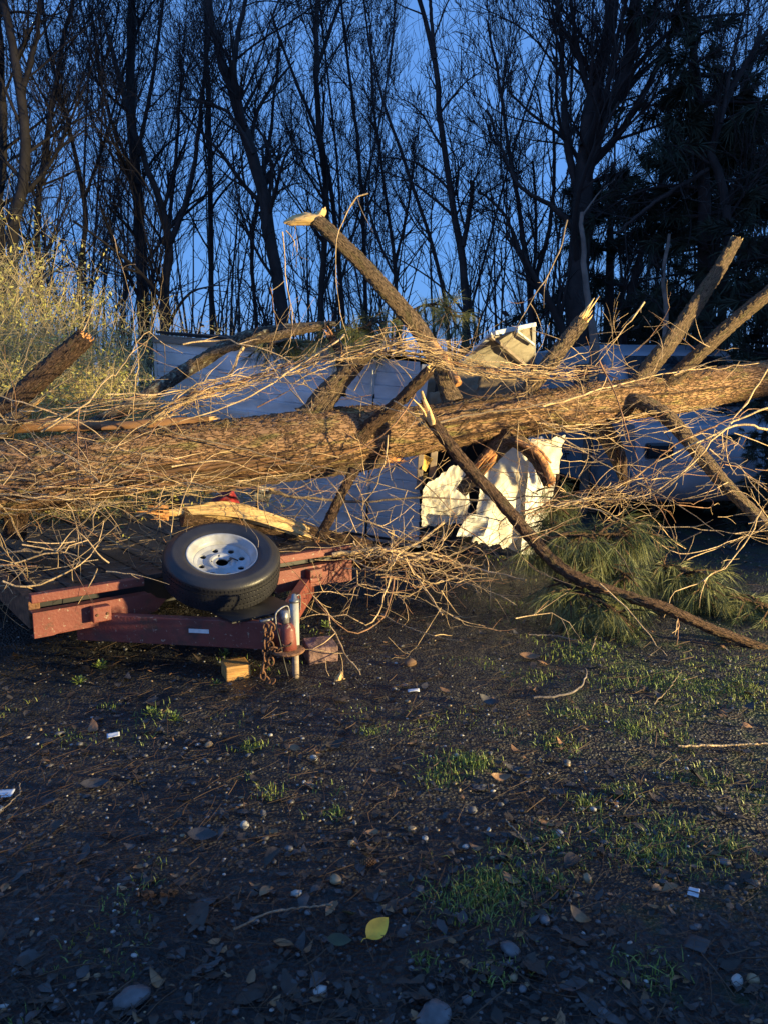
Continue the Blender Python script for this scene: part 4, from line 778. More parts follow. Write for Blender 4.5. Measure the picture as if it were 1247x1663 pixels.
for i in range(len(VINES)):
    s, rr = VINES[i]; n = len(s)
    if n < 8: continue
    s = s.copy()
    for q in range(rv.integers(1, 4)): # a sharp kink at a node
        j = rv.integers(2, n - 2); d = s[j] - s[j - 1]; s[j:] += rv.normal(0, .35, 3) * np.linalg.norm(d) * .8
    VINES[i] = (s, rr * np.linspace(.98, .45, n) * rv.uniform(.85, 1.15, n))
    for q in range(rv.integers(1, 6)):
        j = rv.integers(1, n - 2); d = s[j + 1] - s[j]; d /= np.linalg.norm(d) + 1e-9; l = rv.uniform(.05, .28); s2 = wander(s[j], d * .7 + rv.normal(0, .55, 3), l, 6, .11, 0, rv); s2[:, 2] = np.maximum(s2[:, 2], gz(s2[:, 0], s2[:, 1]) + .008); VINES.append((s2, np.linspace(min(rr[j] * .7, .004), .0011, 6)))
order = list(range(min(n_hand, len(VINES)))) + sorted(range(n_hand, len(VINES)), key=lambda i: -VINES[i][1].max() * len(VINES[i][0]))
for i in order[:62]: ft(MB().tubes([VINES[i]], 6, cap=True).build('vine', M[('vine', 'vine', 'vine3', 'vine', 'vine2')[i % 5]]))
rest = MB()
for z in range(5): rest.tubes([VINES[i] for i in order[62:] if i % 5 == z], 5, (0, 0, 1, 2, 0)[z])
tag(ft(rest.build('vine_tangle', [M['vine'], M['vine2'], M['vine3']])), kind='stuff')

# ------------------------------------------------------------------ loose limbs leaning on things
def loose(name, pts, m, label, cat, tip_rev=False, seed=0, tipl=.2, lump=.07, extra=None):
    a = np.array([pxr(*q) for q in pts]); t = empty(name, (a[-1, 0], a[-1, 1], 0), 0, label, cat)
    o = rough_tube(a[:, :3], a[:, 3], 22, .03, seed, lump).build('stem', M[m], t); o.matrix_parent_inverse = Matrix.Translation(t.location).inverted()
    if tip_rev: splinters(a[0, :3], a[0, :3] - a[1, :3], a[0, 3] * 1.0, 16, tipl, np.random.default_rng(seed)).build('broken_end', M['rawwood'], o)
    return t, o
ll, lo = loose('leaning_limb', [(695, 676, 19, 5.5), (722, 712, 20, 5.45), (762, 762, 20, 5.38), (810, 812, 20, 5.28), (868, 880, 20, 5.12), (905, 918, 20, 5.02), (950, 945, 20, 4.9), (1015, 968, 19, 4.78), (1080, 988, 18, 4.65), (1150, 1020, 16, 4.55), (1247, 1056, 15, 4.45), (1330, 1085, 13, 4.35)], 'limb_dark', 'long thin brown limb with pale split top leaning from trunk to ground at right', 'branch', True, 61, .12)
b = MB().tubes([kinked([(702, 688, 5.46), (693, 662, 5.46), (683, 634, 5.46)], .028, .010, r_, j=.003), kinked([(700, 690, 5.45), (685, 662, 5.44), (667, 645, 5.43)], .012, .005, r_, j=.004), kinked([(704, 690, 5.44), (698, 665, 5.45), (688, 645, 5.45)], .018, .006, r_, j=.004)], 7, cap=True); b.build('split_top', M['rawwood'], lo)
loose('lichen_branch', [(150, 690, 20, 5.9), (225, 652, 22, 6.05), (270, 622, 23, 6.3), (330, 585, 22, 6.5), (385, 553, 20, 6.7), (440, 538, 18, 6.9), (500, 530, 13, 7.0), (545, 526, 8, 7.1)], 'lichen', 'dark branch crusted with pale lichen leaning across the grey shed wall', 'branch', False, 62)
loose('bare_branch', [(300, 600, 9, 6.4), (345, 575, 10, 6.45), (395, 560, 11, 6.5), (460, 543, 13, 6.55), (535, 527, 11, 6.6)], 'limb', 'thin tan branch lying along the lichen crusted branch over the shed fascia', 'branch', False, 63)
loose('fallen_log', [(470, 885, 40, 5.75), (580, 900, 42, 5.6), (660, 912, 40, 5.5), (740, 930, 26, 5.4)], 'limb_dark', 'mossy brown log on the ground behind the right end of the trailer', 'log', False, 64)

# ------------------------------------------------------------------ pine boughs
def tuft_tris(centers, dirs, n, length, width, r, spread=.55):
    """needle tufts: many thin triangles fanning from each centre"""
    K = len(centers); c = np.repeat(centers, n, 0); d = np.repeat(dirs, n, 0) + r.normal(0, spread, (K * n, 3)); d /= np.linalg.norm(d, axis=1)[:, None]
    l = length * r.uniform(.6, 1.1, (K * n, 1)); w = np.cross(d, r.normal(0, 1, (K * n, 3))); w /= np.linalg.norm(w, axis=1)[:, None] + 1e-9; w *= width
    mid = c + d * l * .5 + np.array((0, 0, -.10)) * l; tip = c + d * l + np.array((0, 0, -.32)) * l
    V = np.stack([c - w * .6, c + w * .6, mid + w, mid - w, tip], 1).reshape(-1, 3); i = np.arange(K * n) * 5
    return V, np.concatenate([np.stack([i, i + 1, i + 2, i + 3], 1), np.stack([i + 3, i + 2, i + 4, i + 4], 1)])
def bough(path, label, group, r, nt=60, nl=.14, droop=-.38, k=18):
    pts = resample(spline([P(*q) for q in path], .05), 30); t = empty('pine_bough', (pts[0][0], pts[0][1], 0), 0, label, 'pine branch', group)
    L = [(pts, np.linspace(.014, .006, 30))]; C = []; D = []
    for i in range(nt):
        j = r.integers(3, 30); q = pts[j]; a = r.normal(0, 1, 3); a[2] = a[2] * .5 + droop * .6; a /= np.linalg.norm(a); l = r.uniform(.06, .26); s = np.array([q + a * l * u + np.array((0, 0, droop * .12)) * u ** 2 for u in np.linspace(0, 1, 5)])
        s[:, 2] = np.maximum(s[:, 2], gz(s[:, 0], s[:, 1]) + .03)
        L.append((s, np.linspace(.006, .003, 5))); dd = s[-1] - s[-3]; dd /= np.linalg.norm(dd); C += [s[-1], s[-2], s[-3]]; D += [dd + (0, 0, droop)] * 3
    b = MB(); b.tubes(L, 5); o = b.build('stem', M['limb_dark'], t); V, f = tuft_tris(np.array(C), np.array(D), k, nl, .0012, r)
    V[:, 2] = np.maximum(V[:, 2], gz(V[:, 0], V[:, 1]) + .005)
    b = MB(); b.add(V, f); n = b.build('needles', M['needle'], t, smooth=False)
    for q in (o, n): q.matrix_parent_inverse = Matrix.Translation(t.location).inverted()
rb = np.random.default_rng(90); gp = 'broken pine boughs on the ground'
bough([(905, 770, 5.75), (900, 805, 5.7), (895, 840, 5.65), (890, 880, 5.6)], 'green pine bough hanging in front of the torn pale sheet', gp, rb, 50)
bough([(870, 880, 5.2), (930, 870, 5.2), (990, 868, 5.25), (1025, 862, 5.3)], 'largest green pine bough, heaped upright behind the leaning limb', gp, rb, 75, .18)
bough([(880, 900, 5.3), (950, 905, 5.2), (1010, 930, 5.1), (1030, 960, 5.0)], 'pine bough spread low under the leaning limb', gp, rb, 50, .16)
bough([(900, 940, 5.0), (940, 960, 4.9), (990, 985, 4.75), (1010, 1005, 4.7)], 'pine bough with drooping tufts in front of the leaning limb', gp, rb, 70, .16)
bough([(1060, 915, 5.4), (1100, 925, 5.3), (1135, 935, 5.2), (1140, 970, 5.1)], 'pine bough lying right of the largest one, behind the leaning limb', gp, rb, 70, .17)
bough([(1150, 960, 5.2), (1200, 970, 5.1), (1247, 985, 5.0), (1300, 1000, 4.9)], 'dim pine bough on the ground at the right edge', gp, rb, 70, .17)
gp2 = 'pine sprays on the shed roof'
bough([(520, 560, 6.9), (540, 545, 6.95), (580, 535, 7.0), (620, 520, 7.1)], 'pine spray on the shed roof left of the tall broken limb', gp2, rb, 60, .17, -.25)
bough([(640, 520, 6.9), (690, 495, 7.0), (725, 500, 7.0), (740, 530, 6.9)], 'curved pine spray on the shed roof right of the tall broken limb', gp2, rb, 34, .17, -.2)
bough([(420, 565, 6.9), (455, 558, 7.0), (490, 560, 7.0)], 'small pine spray drooping over the shed fascia', gp2, rb, 30, .15, -.2)

# ------------------------------------------------------------------ lit thicket on the left
def thicket(x, y, w, dpt, h, label, r, n_stem, n_leaf, lean=0.):
    t = empty('thicket', (x, y, 0), 0, label, 'bush', 'thicket of canes left of the shed'); L = []; F = []; C = []
    def dome(p): return h * np.maximum(.25, 1 - .30 * (p[:, 0] / w) ** 2 - .25 * (p[:, 1] / dpt) ** 2) * (.82 + .42 * fbm(p[:, 0] * 1.7 + x, p[:, 1] * 1.7, 21, 3))
    for i in range(n_stem):
        px, py = r.normal(0, w * .45), r.normal(0, dpt * .42); n = 16; out = np.array((px / w * .5 + r.normal(0, .42), py / dpt * .4 + r.normal(0, .42) - .1, 1.2))
        s = wander((px, py, 0), out, h * r.uniform(.7, 1.5), n, .10, -r.uniform(.02, .17), r); bad = (s[:, 2] > dome(s) * (1.12 if i % 9 == 0 else 1)) | (np.abs(s[:, 0]) > w * 1.05) | (np.abs(s[:, 1]) > dpt * 1.4); s[:, 2] = np.maximum(s[:, 2], .03)
        n = max(5, int(np.argmax(np.append(bad, True)))); s = s[:n]; rr = r.uniform(.0022, .0052); L.append((s, np.linspace(rr, rr * .4, n)))
        for k in range(11):
            j = r.integers(2, n); a = r.normal(0, 1, 3); a[2] *= .6; s2 = wander(s[j], a, r.uniform(.12, .45), 6, .15, -.05, r); s2[:, 2] = np.maximum(s2[:, 2], .02); F.append((s2, np.linspace(rr * .5, rr * .2, 6))); C.append(s2[r.integers(1, 6)]); C.append(s2[5])
    b = MB(); b.tubes(L, 4); b.tubes(F, 3); b.build('canes', M['bushstem'], t)
    C = np.array(C); C = C[r.integers(0, len(C), n_leaf)] + r.normal(0, .022, (n_leaf, 3)); a = r.normal(0, 1, (n_leaf, 3)); a /= np.linalg.norm(a, axis=1)[:, None]; q = np.cross(a, r.normal(0, 1, (n_leaf, 3))); q /= np.linalg.norm(q, axis=1)[:, None]; l = r.uniform(.010, .024, (n_leaf, 1))
    V = np.stack([C - a * l, C + q * l * .42, C + a * l, C - q * l * .42], 1).reshape(-1, 3); b = MB(); b.add(V, np.arange(n_leaf * 4).reshape(-1, 4)); b.build('leaves', M['bushleaf'], t, smooth=False)
rt = np.random.default_rng(55)
thicket(-3.75, 7.4, 1.32, 0.9, 3.35, 'tallest and brightest of the lit cane thickets, leafy, at the left edge', rt, 2500, 110000)
thicket(-4.35, 9.3, 1.35, 0.9, 3.1, 'tan cane thicket with arching tips behind the brightest one, left of the shed', rt, 900, 26000)
thicket(-5.3, 9.7, 1.4, 0.9, 3.7, 'thicket rising behind the brightest one at the left edge', rt, 700, 20000)
thicket(-3.4, 11.6, 1.6, 0.9, 3.1, 'sparse cane thicket behind the left end of the shed roof', rt, 800, 12000)

# ------------------------------------------------------------------ bare woods behind
def branch_set(r, path, rad, n1, l1, levels, up=.06, spread=1.0, t0=.25, sub=(7, 5), minr=.0055):
    """branches of a tree: from a trunk path with radii to fine twigs"""
    big = []; fine = []; n = len(path)
    def grow(p, d, l, rr, lev):
        m = 9 if lev == 0 else (7 if lev == 1 else 5); s = wander(p, d, l, m, .10 if lev < 2 else .13, up, r); q = np.linspace(rr, max(rr * .3, minr * .7), m); (big if lev == 0 else fine).append((s, q))
        if lev + 1 < levels:
            for k in range(sub[min(lev, len(sub) - 1)]):
                j = r.uniform(.15, 1) * (m - 1.01); i = int(j); f = j - i; c = s[i] * (1 - f) + s[i + 1] * f; t = s[i + 1] - s[i]; t /= np.linalg.norm(t); o = r.normal(0, 1, 3); o -= t * np.dot(o, t); o /= np.linalg.norm(o)
                grow(c, t * .8 + o * r.uniform(.4, .9) * spread + np.array((0, 0, .22)), l * r.uniform(.3, .62), max(q[i] * .55, minr), lev + 1)
    for k in range(n1):
        j = (t0 + (1 - t0) * r.random() ** .8) * (n - 1.01); i = int(j); f = j - i; c = path[i] * (1 - f) + path[i + 1] * f; t = path[min(i + 1, n - 1)] - path[i]; t /= np.linalg.norm(t); o = r.normal(0, 1, 3); o -= t * np.dot(o, t); o /= np.linalg.norm(o)
        fr = 1 - .55 * (j / n); grow(c, t * .75 + o * r.uniform(.5, 1.1) * spread + np.array((0, 0, .25)), l1 * fr * r.uniform(.6, 1.2), max(rad[i] * r.uniform(.3, .5), minr * 1.4), 0)
    return big, fine
def bare_tree(paths, depth, label, group=None, seed=0, n1=16, l1=2.6, levels=3, m='tree', name='bare_tree', sub=(8, 6), spread=1.0, t0=.25, minr=.0042, up=.06):
    r = np.random.default_rng(seed); T = MB(); big = []; fine = []; base = None
    for k, pth in enumerate(paths):
        dd = depth + (0 if k == 0 else r.uniform(-.3, .3)); a = [pxr(px, py, w * .68, dd) for px, py, w in pth]
        if k == 0:
            g = np.array(a[0]); base = g[:3].copy(); base[2] = 0; a = [(g[0] + r.normal(0, .05), g[1], -.05, g[3] * 1.12)] + a
        else: a[0] = (a[0][0], a[0][1] , a[0][2], a[0][3])
        s = resample(spline(np.array(a), .3), 26); kk = r.normal(0, .02, (26, 3)); kk[0] = 0; s[:, :3] += kk * np.linspace(.3, 1, 26)[:, None] * min(1, s[0, 3] * 10)
        T.tubes([(s[:, :3], s[:, 3])], 9); bb, ff = branch_set(r, s[:, :3], s[:, 3], n1 if k == 0 else max(5, n1 // 2), l1, levels, up, spread, t0 if k == 0 else .1, sub, minr); big += bb; fine += ff
    t = empty(name, base, 0, label, 'tree', group); o = T.build('trunk', M[m], t); c = MB(); c.tubes(big, 5); c.tubes(fine, 3); q = c.build('crown', M['twig'], t)
    for x in (o, q): x.matrix_parent_inverse = Matrix.Translation(t.location).inverted()
    return t
bare_tree([[(20, 420, 26), (40, 300, 24), (35, 150, 20), (10, 20, 17), (-20, -120, 13)], [(36, 150, 14), (60, 60, 10), (70, -80, 7)]], 12, 'forked dark tree rising behind the brightest thicket', seed=1)
bare_tree([[(0, 400, 20), (4, 250, 18), (2, 100, 16), (-6, -80, 12)]], 12.5, 'dark trunk cut by the left photo edge', seed=2)
bare_tree([[(62, 420, 14), (66, 300, 13), (95, 110, 11), (120, 0, 8), (130, -100, 6)]], 13, 'slim tree leaning right, beside the forked tree behind the thicket', seed=3)
bare_tree([[(232, 480, 26), (225, 330, 24), (214, 180, 22), (212, 60, 18), (215, -120, 12)], [(226, 240, 10), (250, 120, 8), (270, -40, 6)], [(224, 300, 9), (170, 160, 8), (150, 20, 5)]], 14, 'thick upright tree with steep side stems above the middle of the thicket', seed=4, n1=15)
bare_tree([[(268, 500, 22), (275, 400, 20), (262, 330, 16), (215, 210, 12), (180, 60, 9)], [(272, 410, 14), (310, 300, 11), (330, 150, 8), (345, 20, 6)], [(270, 400, 10), (285, 270, 8), (295, 120, 6)]], 13, 'multi stemmed tree fanning from a low base behind the shed end', seed=5, n1=13)
bare_tree([[(462, 540, 28), (450, 450, 28), (425, 300, 27), (400, 215, 26), (372, 130, 22), (348, 50, 17), (335, -40, 12)], [(398, 205, 14), (380, 110, 12), (400, 0, 9), (420, -80, 7)], [(412, 250, 9), (370, 180, 7), (300, 160, 5)]], 12.5, 'thick tree leaning left with a fork near the top, above the grey shed', seed=6, n1=16)
bare_tree([[(345, 520, 12), (342, 330, 12), (338, 150, 11), (332, -60, 8)]], 15, 'straight dark trunk just left of the thick leaning tree', seed=7, n1=16)
bare_tree([[(520, 540, 14), (530, 330, 14), (518, 200, 13), (513, 100, 12), (516, -60, 8)], [(515, 110, 9), (540, 40, 7), (570, -50, 5)]], 14, 'upright tree behind the tip of the tall broken limb', seed=8, n1=18)
bare_tree([[(558, 540, 10), (548, 400, 11), (530, 260, 9), (480, 130, 7), (440, 20, 5)]], 14.5, 'thin tree leaning left across the upright tree behind the broken limb', seed=9)
bare_tree([[(757, 560, 18), (752, 430, 18), (735, 340, 15), (716, 200, 13), (706, 90, 12), (680, 0, 9), (660, -80, 6)], [(706, 95, 9), (700, 30, 8), (694, -60, 6)], [(752, 400, 12), (764, 330, 11), (767, 295, 9)]], 12, 'slender dark tree with a short stub fork, standing alone in the open sky', seed=10, n1=11, l1=1.8)
bare_tree([[(728, 545, 9), (712, 440, 9), (680, 330, 8), (640, 215, 7), (605, 100, 5), (585, -40, 4)]], 13, 'thin stem leaning left of the slender tree in the open sky', seed=11, n1=12, l1=1.8)
bare_tree([[(645, 540, 9), (640, 420, 9), (628, 330, 7), (610, 200, 6), (600, 40, 4)], [(640, 430, 7), (660, 350, 6), (672, 260, 5)], [(642, 450, 6), (610, 380, 6), (590, 300, 4)]], 14, 'small fan of stems behind the base of the tall broken limb', seed=12, n1=14, l1=1.7)
bare_tree([[(935, 570, 56), (938, 450, 50), (945, 330, 44), (950, 230, 36), (975, 100, 30), (1000, 0, 26), (1020, -120, 20)], [(950, 240, 30), (1010, 130, 30), (1030, 30, 28), (1036, -100, 22)], [(945, 330, 20), (920, 240, 16), (915, 140, 12), (905, 0, 9)], [(948, 280, 20), (1010, 210, 16), (1060, 120, 12), (1110, 0, 9)], [(942, 380, 18), (890, 330, 11), (840, 300, 8), (790, 180, 6)]], 11, 'massive many stemmed tree, the thickest trunk of the woods', seed=13, n1=18, l1=2.4)
bare_tree([[(860, 560, 18), (862, 480, 16), (850, 390, 12), (835, 300, 9), (815, 160, 7), (790, 40, 5)], [(862, 470, 12), (890, 380, 10), (900, 250, 7), (890, 120, 5)], [(858, 450, 10), (820, 350, 7), (775, 310, 5)], [(862, 480, 9), (870, 380, 7), (865, 260, 5)]], 12, 'fan of crooked stems just left of the massive tree', seed=14, n1=13, l1=1.7)
bare_tree([[(965, 570, 22), (955, 500, 16), (948, 430, 13), (944, 345, 9)], [(945, 350, 5), (975, 310, 3.5), (1000, 290, 3)]], 9.4, 'pale crooked sapling in front of the massive tree', seed=15, n1=3, l1=.7, m='pale', levels=2)
bare_tree([[(1078, 560, 12), (1080, 500, 11), (1076, 450, 10), (1085, 380, 7)]], 9.6, 'dim pale stem right of the crooked sapling', seed=16, n1=4, l1=.8, m='pale', levels=2)
bare_tree([[(1180, 330, 20), (1150, 270, 18), (1190, 140, 14), (1240, 60, 11), (1300, -20, 8)], [(1150, 275, 12), (1060, 330, 9), (1000, 380, 7)], [(1170, 200, 9), (1190, 90, 7), (1220, -20, 5)]], 10.2, 'bare tree with boughs sweeping out to the upper right corner', seed=17, n1=16, l1=1.9)
bare_tree([[(1010, 560, 20), (1020, 480, 17), (1050, 380, 12), (1080, 250, 9), (1090, 100, 6)]], 11.5, 'dark leaning stem between the massive tree and the evergreens', seed=18, n1=12, l1=1.8)
bare_tree([[(130, 470, 12), (140, 360, 11), (120, 240, 9), (80, 80, 7), (60, -60, 5)], [(135, 330, 7), (170, 230, 6), (205, 100, 4)]], 13.5, 'slim forked tree above the gap in the thicket', seed=19, n1=16, l1=2)
bare_tree([[(418, 540, 9), (410, 400, 9), (440, 220, 7), (455, 60, 5)]], 15.5, 'straight thin tree crossing the thick leaning one', seed=20, n1=14, l1=1.8)
bare_tree([[(595, 540, 10), (590, 360, 9), (580, 220, 8), (560, 60, 6), (550, -60, 5)]], 15.5, 'thin upright tree right of the broken limb tip', seed=21, n1=16, l1=1.9)
# slender saplings that fill the woods: a few kinds, copied
gs = 'slender bare saplings filling the woods'; ls = 'slender bare sapling, one of many alike filling the dark woods'
def sapling(seed, h):
    r = np.random.default_rng(seed); s = wander((0, 0, -.05), (r.normal(0, .06), r.normal(0, .06), 1), h, 26, .022, .02, r); rad = np.linspace(.032, .008, 26); big, fine = branch_set(r, s, rad, 23, h * .24, 3, .09, .7, .12, (6, 4), .0048)
    t = empty('bare_sapling', (0, 0, 0), 0, ls, 'tree', gs); T = MB(); T.tubes([(s, rad)], 7); T.build('trunk', M['tree'], t); c = MB(); c.tubes(big, 4); c.tubes(fine, 3); c.build('crown', M['twig'], t); return t
kinds = [sapling(200 + i, 10.5 + i * .9) for i in range(6)]
rp = np.random.default_rng(12); spots = []
for i in range(58):
    d = rp.uniform(16.5, 32); lo, hi = -.60, .62; x = rp.uniform(lo, hi)
    if -.02 < x < .20 and rp.random() < .45: continue
    spots.append((x * d, d))
for i, (x, y) in enumerate(spots):
    k = kinds[i % 6]
    if i < 6: t = k
    else:
        t = k.copy(); COL.objects.link(t)
        for ch in k.children: c = ch.copy(); c.parent = t; COL.objects.link(c)
    s = rp.uniform(.75, 1.25) * (1 if y < 22 else 1.25); t.location = (x, y, 0); t.rotation_euler = (rp.normal(0, .05), rp.normal(0, .06), rp.uniform(0, 6.28)); t.scale = (s, s, s)

# ------------------------------------------------------------------ dark evergreens on the right
def evergreen(r, h, w, n_limb=60):
    t = empty('evergreen_tree'); s = wander((0, 0, -.1), (0, 0, 1), h, 20, .012, .01, r); T = MB(); T.tubes([(s, np.linspace(.16, .03, 20))], 9); L = []; C = []; D = []
    for i in range(n_limb):
        u = r.uniform(.10, 1); p = s[int(u * 19)]; a = r.uniform(0, 6.28); l = w * (1.08 - u * .75) * r.uniform(.45, 1.1); q = wander(p, (math.cos(a), math.sin(a), .12), l, 10, .05, -.03, r); L.append((q, np.linspace(.03, .008, 10)))
        for k in range(9):
            j = r.integers(2, 10); o = r.normal(0, 1, 3); o[2] *= .3; q2 = wander(q[j], o + (q[j] - q[j - 1]) * 4, l * r.uniform(.15, .35), 5, .08, -.02, r); L.append((q2, np.linspace(.01, .004, 5)))
            for z in (2, 3, 4): C.append(q2[z]); D.append(q2[z] - q2[z - 1])
    D = np.array(D); D /= np.linalg.norm(D, axis=1)[:, None]; V, f = tuft_tris(np.array(C), D + (0, 0, .15), 17, .26, .007, r, .5); T.build('trunk', M['tree'], t); b = MB(); b.tubes(L, 4); b.build('limbs', M['twig'], t); b = MB(); b.add(V, f); b.build('crown', M['needle_dark'], t, smooth=False); return t
re_ = np.random.default_rng(5); ev = [evergreen(re_, 6.6, 2.3), evergreen(re_, 5.4, 2.2, 52)]
for i, (x, y, k, sc, rz, lb) in enumerate([(4.3, 10.6, 0, 1.0, 0, 'dark evergreen right behind the van, left of the densest one'), (6.2, 11.4, 1, 1.05, 1.9, 'densest dark evergreen at the right edge'), (5.6, 14.0, 0, 1.15, 3.1, 'tall evergreen showing between two nearer evergreens'), (5.3, 9.7, 1, .75, 4.0, 'low dark evergreen close behind the van'), (8.0, 13.5, 0, 1.1, 5.0, 'evergreen mostly outside the right photo edge'), (3.6, 12.8, 1, .95, .8, 'evergreen directly behind the massive bare tree'), (3.95, 7.75, 1, .32, 2.2, 'low dark evergreen shrub in front of the van at the right edge')]):
    src = ev[k]
    if i < 2: t = src
    else:
        t = src.copy(); COL.objects.link(t)
        for ch in src.children: c = ch.copy(); c.parent = t; COL.objects.link(c)
    t.location = (x, y, 0); t.rotation_euler = (0, 0, rz); t.scale = (sc, sc, sc); tag(t, lb, 'tree', 'dark evergreens at the right')

# ------------------------------------------------------------------ far undergrowth: one dark mass of brush under the trees
def undergrowth():
    r = np.random.default_rng(66); L = []; n = 7000; x = r.uniform(-.7, .7, n); y = 10.5 + 20 * r.random(n) ** 1.3
    for i in range(n):
        h = r.uniform(.5, 1.9) * (.7 if y[i] < 12 else 1); L.append((wander((x[i] * y[i], y[i], 0), (r.normal(0, .5), r.normal(0, .5), 1), h, 6, .13, -.02, r), np.linspace(.011, .004, 6)))
    b = MB(); b.tubes(L, 3)
    m = 26000; yy = 10.5 + 20 * r.random(m) ** 1.3; c = np.stack([r.uniform(-.7, .7, m) * yy, yy, np.abs(r.normal(0, .75, m)) + .05], 1); a = r.normal(0, 1, (m, 3)); a /= np.linalg.norm(a, axis=1)[:, None]; q = np.cross(a, r.normal(0, 1, (m, 3))); q /= np.linalg.norm(q, axis=1)[:, None]; l = r.uniform(.03, .09, (m, 1))
    b.add(np.stack([c - a * l, c + q * l * .5, c + a * l, c - q * l * .5], 1).reshape(-1, 3), np.arange(m * 4).reshape(-1, 4)); tag(b.build('undergrowth', M['twig'], smooth=False), 'dark brush under the trees', kind='stuff')
    # the woods beyond, one far mass
    L = []
    for i in range(1000):
        yy = r.uniform(34, 60); xx = r.uniform(-.75, .75) * yy; h = r.uniform(2.5, 6) if r.random() < .75 else r.uniform(6, 15); s = wander((xx, yy, 0), (r.normal(0, .1), 0, 1), h, 8, .04, .01, r); L.append((s, np.linspace(.09, .02, 8)))
        for k in range(5): L.append((wander(s[r.integers(2, 8)], (r.normal(0, 1), r.normal(0, .5), 1.2), h * r.uniform(.12, .3), 8, .1, .03, r), np.linspace(.035, .012, 8)))
    b = MB(); b.tubes(L, 3); tag(b.build('far_woods', M['twig']), kind='stuff')
undergrowth()

# ------------------------------------------------------------------ ground cover
rg = np.random.default_rng(101)
def spots_on_ground(n, y0=1.25, y1=8.5, power=1.0):
    u = rg.random(n); y = y0 * (y1 / y0) ** (u ** power); x = rg.uniform(-.60, .60, n) * (y + .6); return x, y
def rotz(n):
    a = rg.uniform(0, 6.283, n); return np.cos(a), np.sin(a)
def gravel():
    n = 7500; x, y = spots_on_ground(n); keep = fbm(x * 1.1 + 3, y * 1.1, 71, 3) > rg.uniform(.25, .62, n); x, y = x[keep], y[keep]; n = len(x)
    bm = bmesh.new(); bmesh.ops.create_icosphere(bm, subdivisions=1, radius=1); base = np.array([v.co[:] for v in bm.verts]); bf = np.array([[v.index for v in f.verts] for f in bm.faces]); bm.free(); nv = len(base)
    s = rg.lognormal(-5.15, .42, n); sc = np.stack([s * rg.uniform(.8, 1.5, n), s * rg.uniform(.7, 1.1, n), s * rg.uniform(.35, .65, n)], 1); V = base[None] * sc[:, None] * rg.uniform(.82, 1.12, (n, nv, 1)); c, s_ = rotz(n)
    V = np.stack([V[..., 0] * c[:, None] - V[..., 1] * s_[:, None], V[..., 0] * s_[:, None] + V[..., 1] * c[:, None], V[..., 2]], -1) + np.stack([x, y, gz(x, y) + .008 + sc[:, 2] * .35], 1)[:, None]
    f = (bf[None] + (np.arange(n) * nv)[:, None, None]).reshape(-1, 3); f = np.concatenate([f, f[:, 2:]], 1); b = MB(); b.add(V.reshape(-1, 3), f); k = rg.choice(3, n, p=[.80, .11, .09]); b.mi = [np.repeat(k, len(bf))]
    tag(b.build('gravel', [M['stone_a'], M['stone_b'], M['stone_c']]), kind='stuff')
def leaf_grid(L, W, curl, nseg=6):
    """one leaf: pointed oval with a mid rib, curled along its length"""
    t = np.linspace(0, 1, nseg + 1); w = np.sin(np.pi * t ** .85) ** .8 * W / 2; x = (t - .5) * L; z = curl * L * ((t - .5) ** 2 * 4 - .3)
    return np.concatenate([np.stack([x, s * w, z + abs(s) * w * .35], 1) for s in (-1, 0, 1)]), np.array([(a * (nseg + 1) + i, a * (nseg + 1) + i + 1, (a + 1) * (nseg + 1) + i + 1, (a + 1) * (nseg + 1) + i) for a in range(2) for i in range(nseg)])
def litter():
    n = 10000; x, y = spots_on_ground(n); b = MB(); base, bf = leaf_grid(1, .45, .0, 4); nv = len(base); L = rg.lognormal(-3.62, .45, n); W = rg.uniform(.7, 1.4, n); cu = rg.uniform(-.25, .3, n)
    V = np.repeat(base[None], n, 0); V[..., 1] *= W[:, None]; V[..., 2] = cu[:, None] * (V[..., 0] ** 2 * 4 - .3) + np.abs(V[..., 1]) * rg.uniform(-.4, .5, (n, 1)); V += rg.normal(0, .025, V.shape); V *= L[:, None, None]
    tx, ty = rg.normal(0, .16, n), rg.normal(0, .16, n); V[..., 2] += V[..., 0] * tx[:, None] + V[..., 1] * ty[:, None]; c, s = rotz(n)
    V = np.stack([V[..., 0] * c[:, None] - V[..., 1] * s[:, None], V[..., 0] * s[:, None] + V[..., 1] * c[:, None], V[..., 2]], -1); zmin = V[..., 2].min(1); V += np.stack([x, y, gz(x, y) + .010 - zmin * .6], 1)[:, None]
    f = (bf[None] + (np.arange(n) * nv)[:, None, None]).reshape(-1, 4); b.add(V.reshape(-1, 3), f); b.mi = [np.repeat(rg.choice(3, n, p=[.62, .31, .07]), len(bf))]; tag(b.build('leaf_litter', [M['leaf_a'], M['leaf_b'], M['leaf_c']]), kind='stuff')
    # pine straw and bits of twig
    n = 5500; x, y = spots_on_ground(n); l = rg.uniform(.04, .15, n); c, s = rotz(n); t = np.linspace(-.5, .5, 4); bend = rg.normal(0, .12, n); zz = rg.normal(0, .05, n)
    P_ = np.stack([x[:, None] + (c[:, None] * t - s[:, None] * bend[:, None] * t ** 2) * l[:, None], y[:, None] + (s[:, None] * t + c[:, None] * bend[:, None] * t ** 2) * l[:, None], np.zeros((n, 4))], -1); P_[..., 2] = gz(P_[..., 0], P_[..., 1]) + .018 + zz[:, None] * t * l[:, None] + rg.uniform(0, .012, (n, 1))
    rr = rg.choice([.0007, .0010, .0022], n, p=[.55, .37, .08]); b = MB(); b.tubes([(P_[i], np.full(4, rr[i])) for i in range(n)], 3); b2 = b.build('pine_straw', M['straw']); tag(b2, kind='stuff')
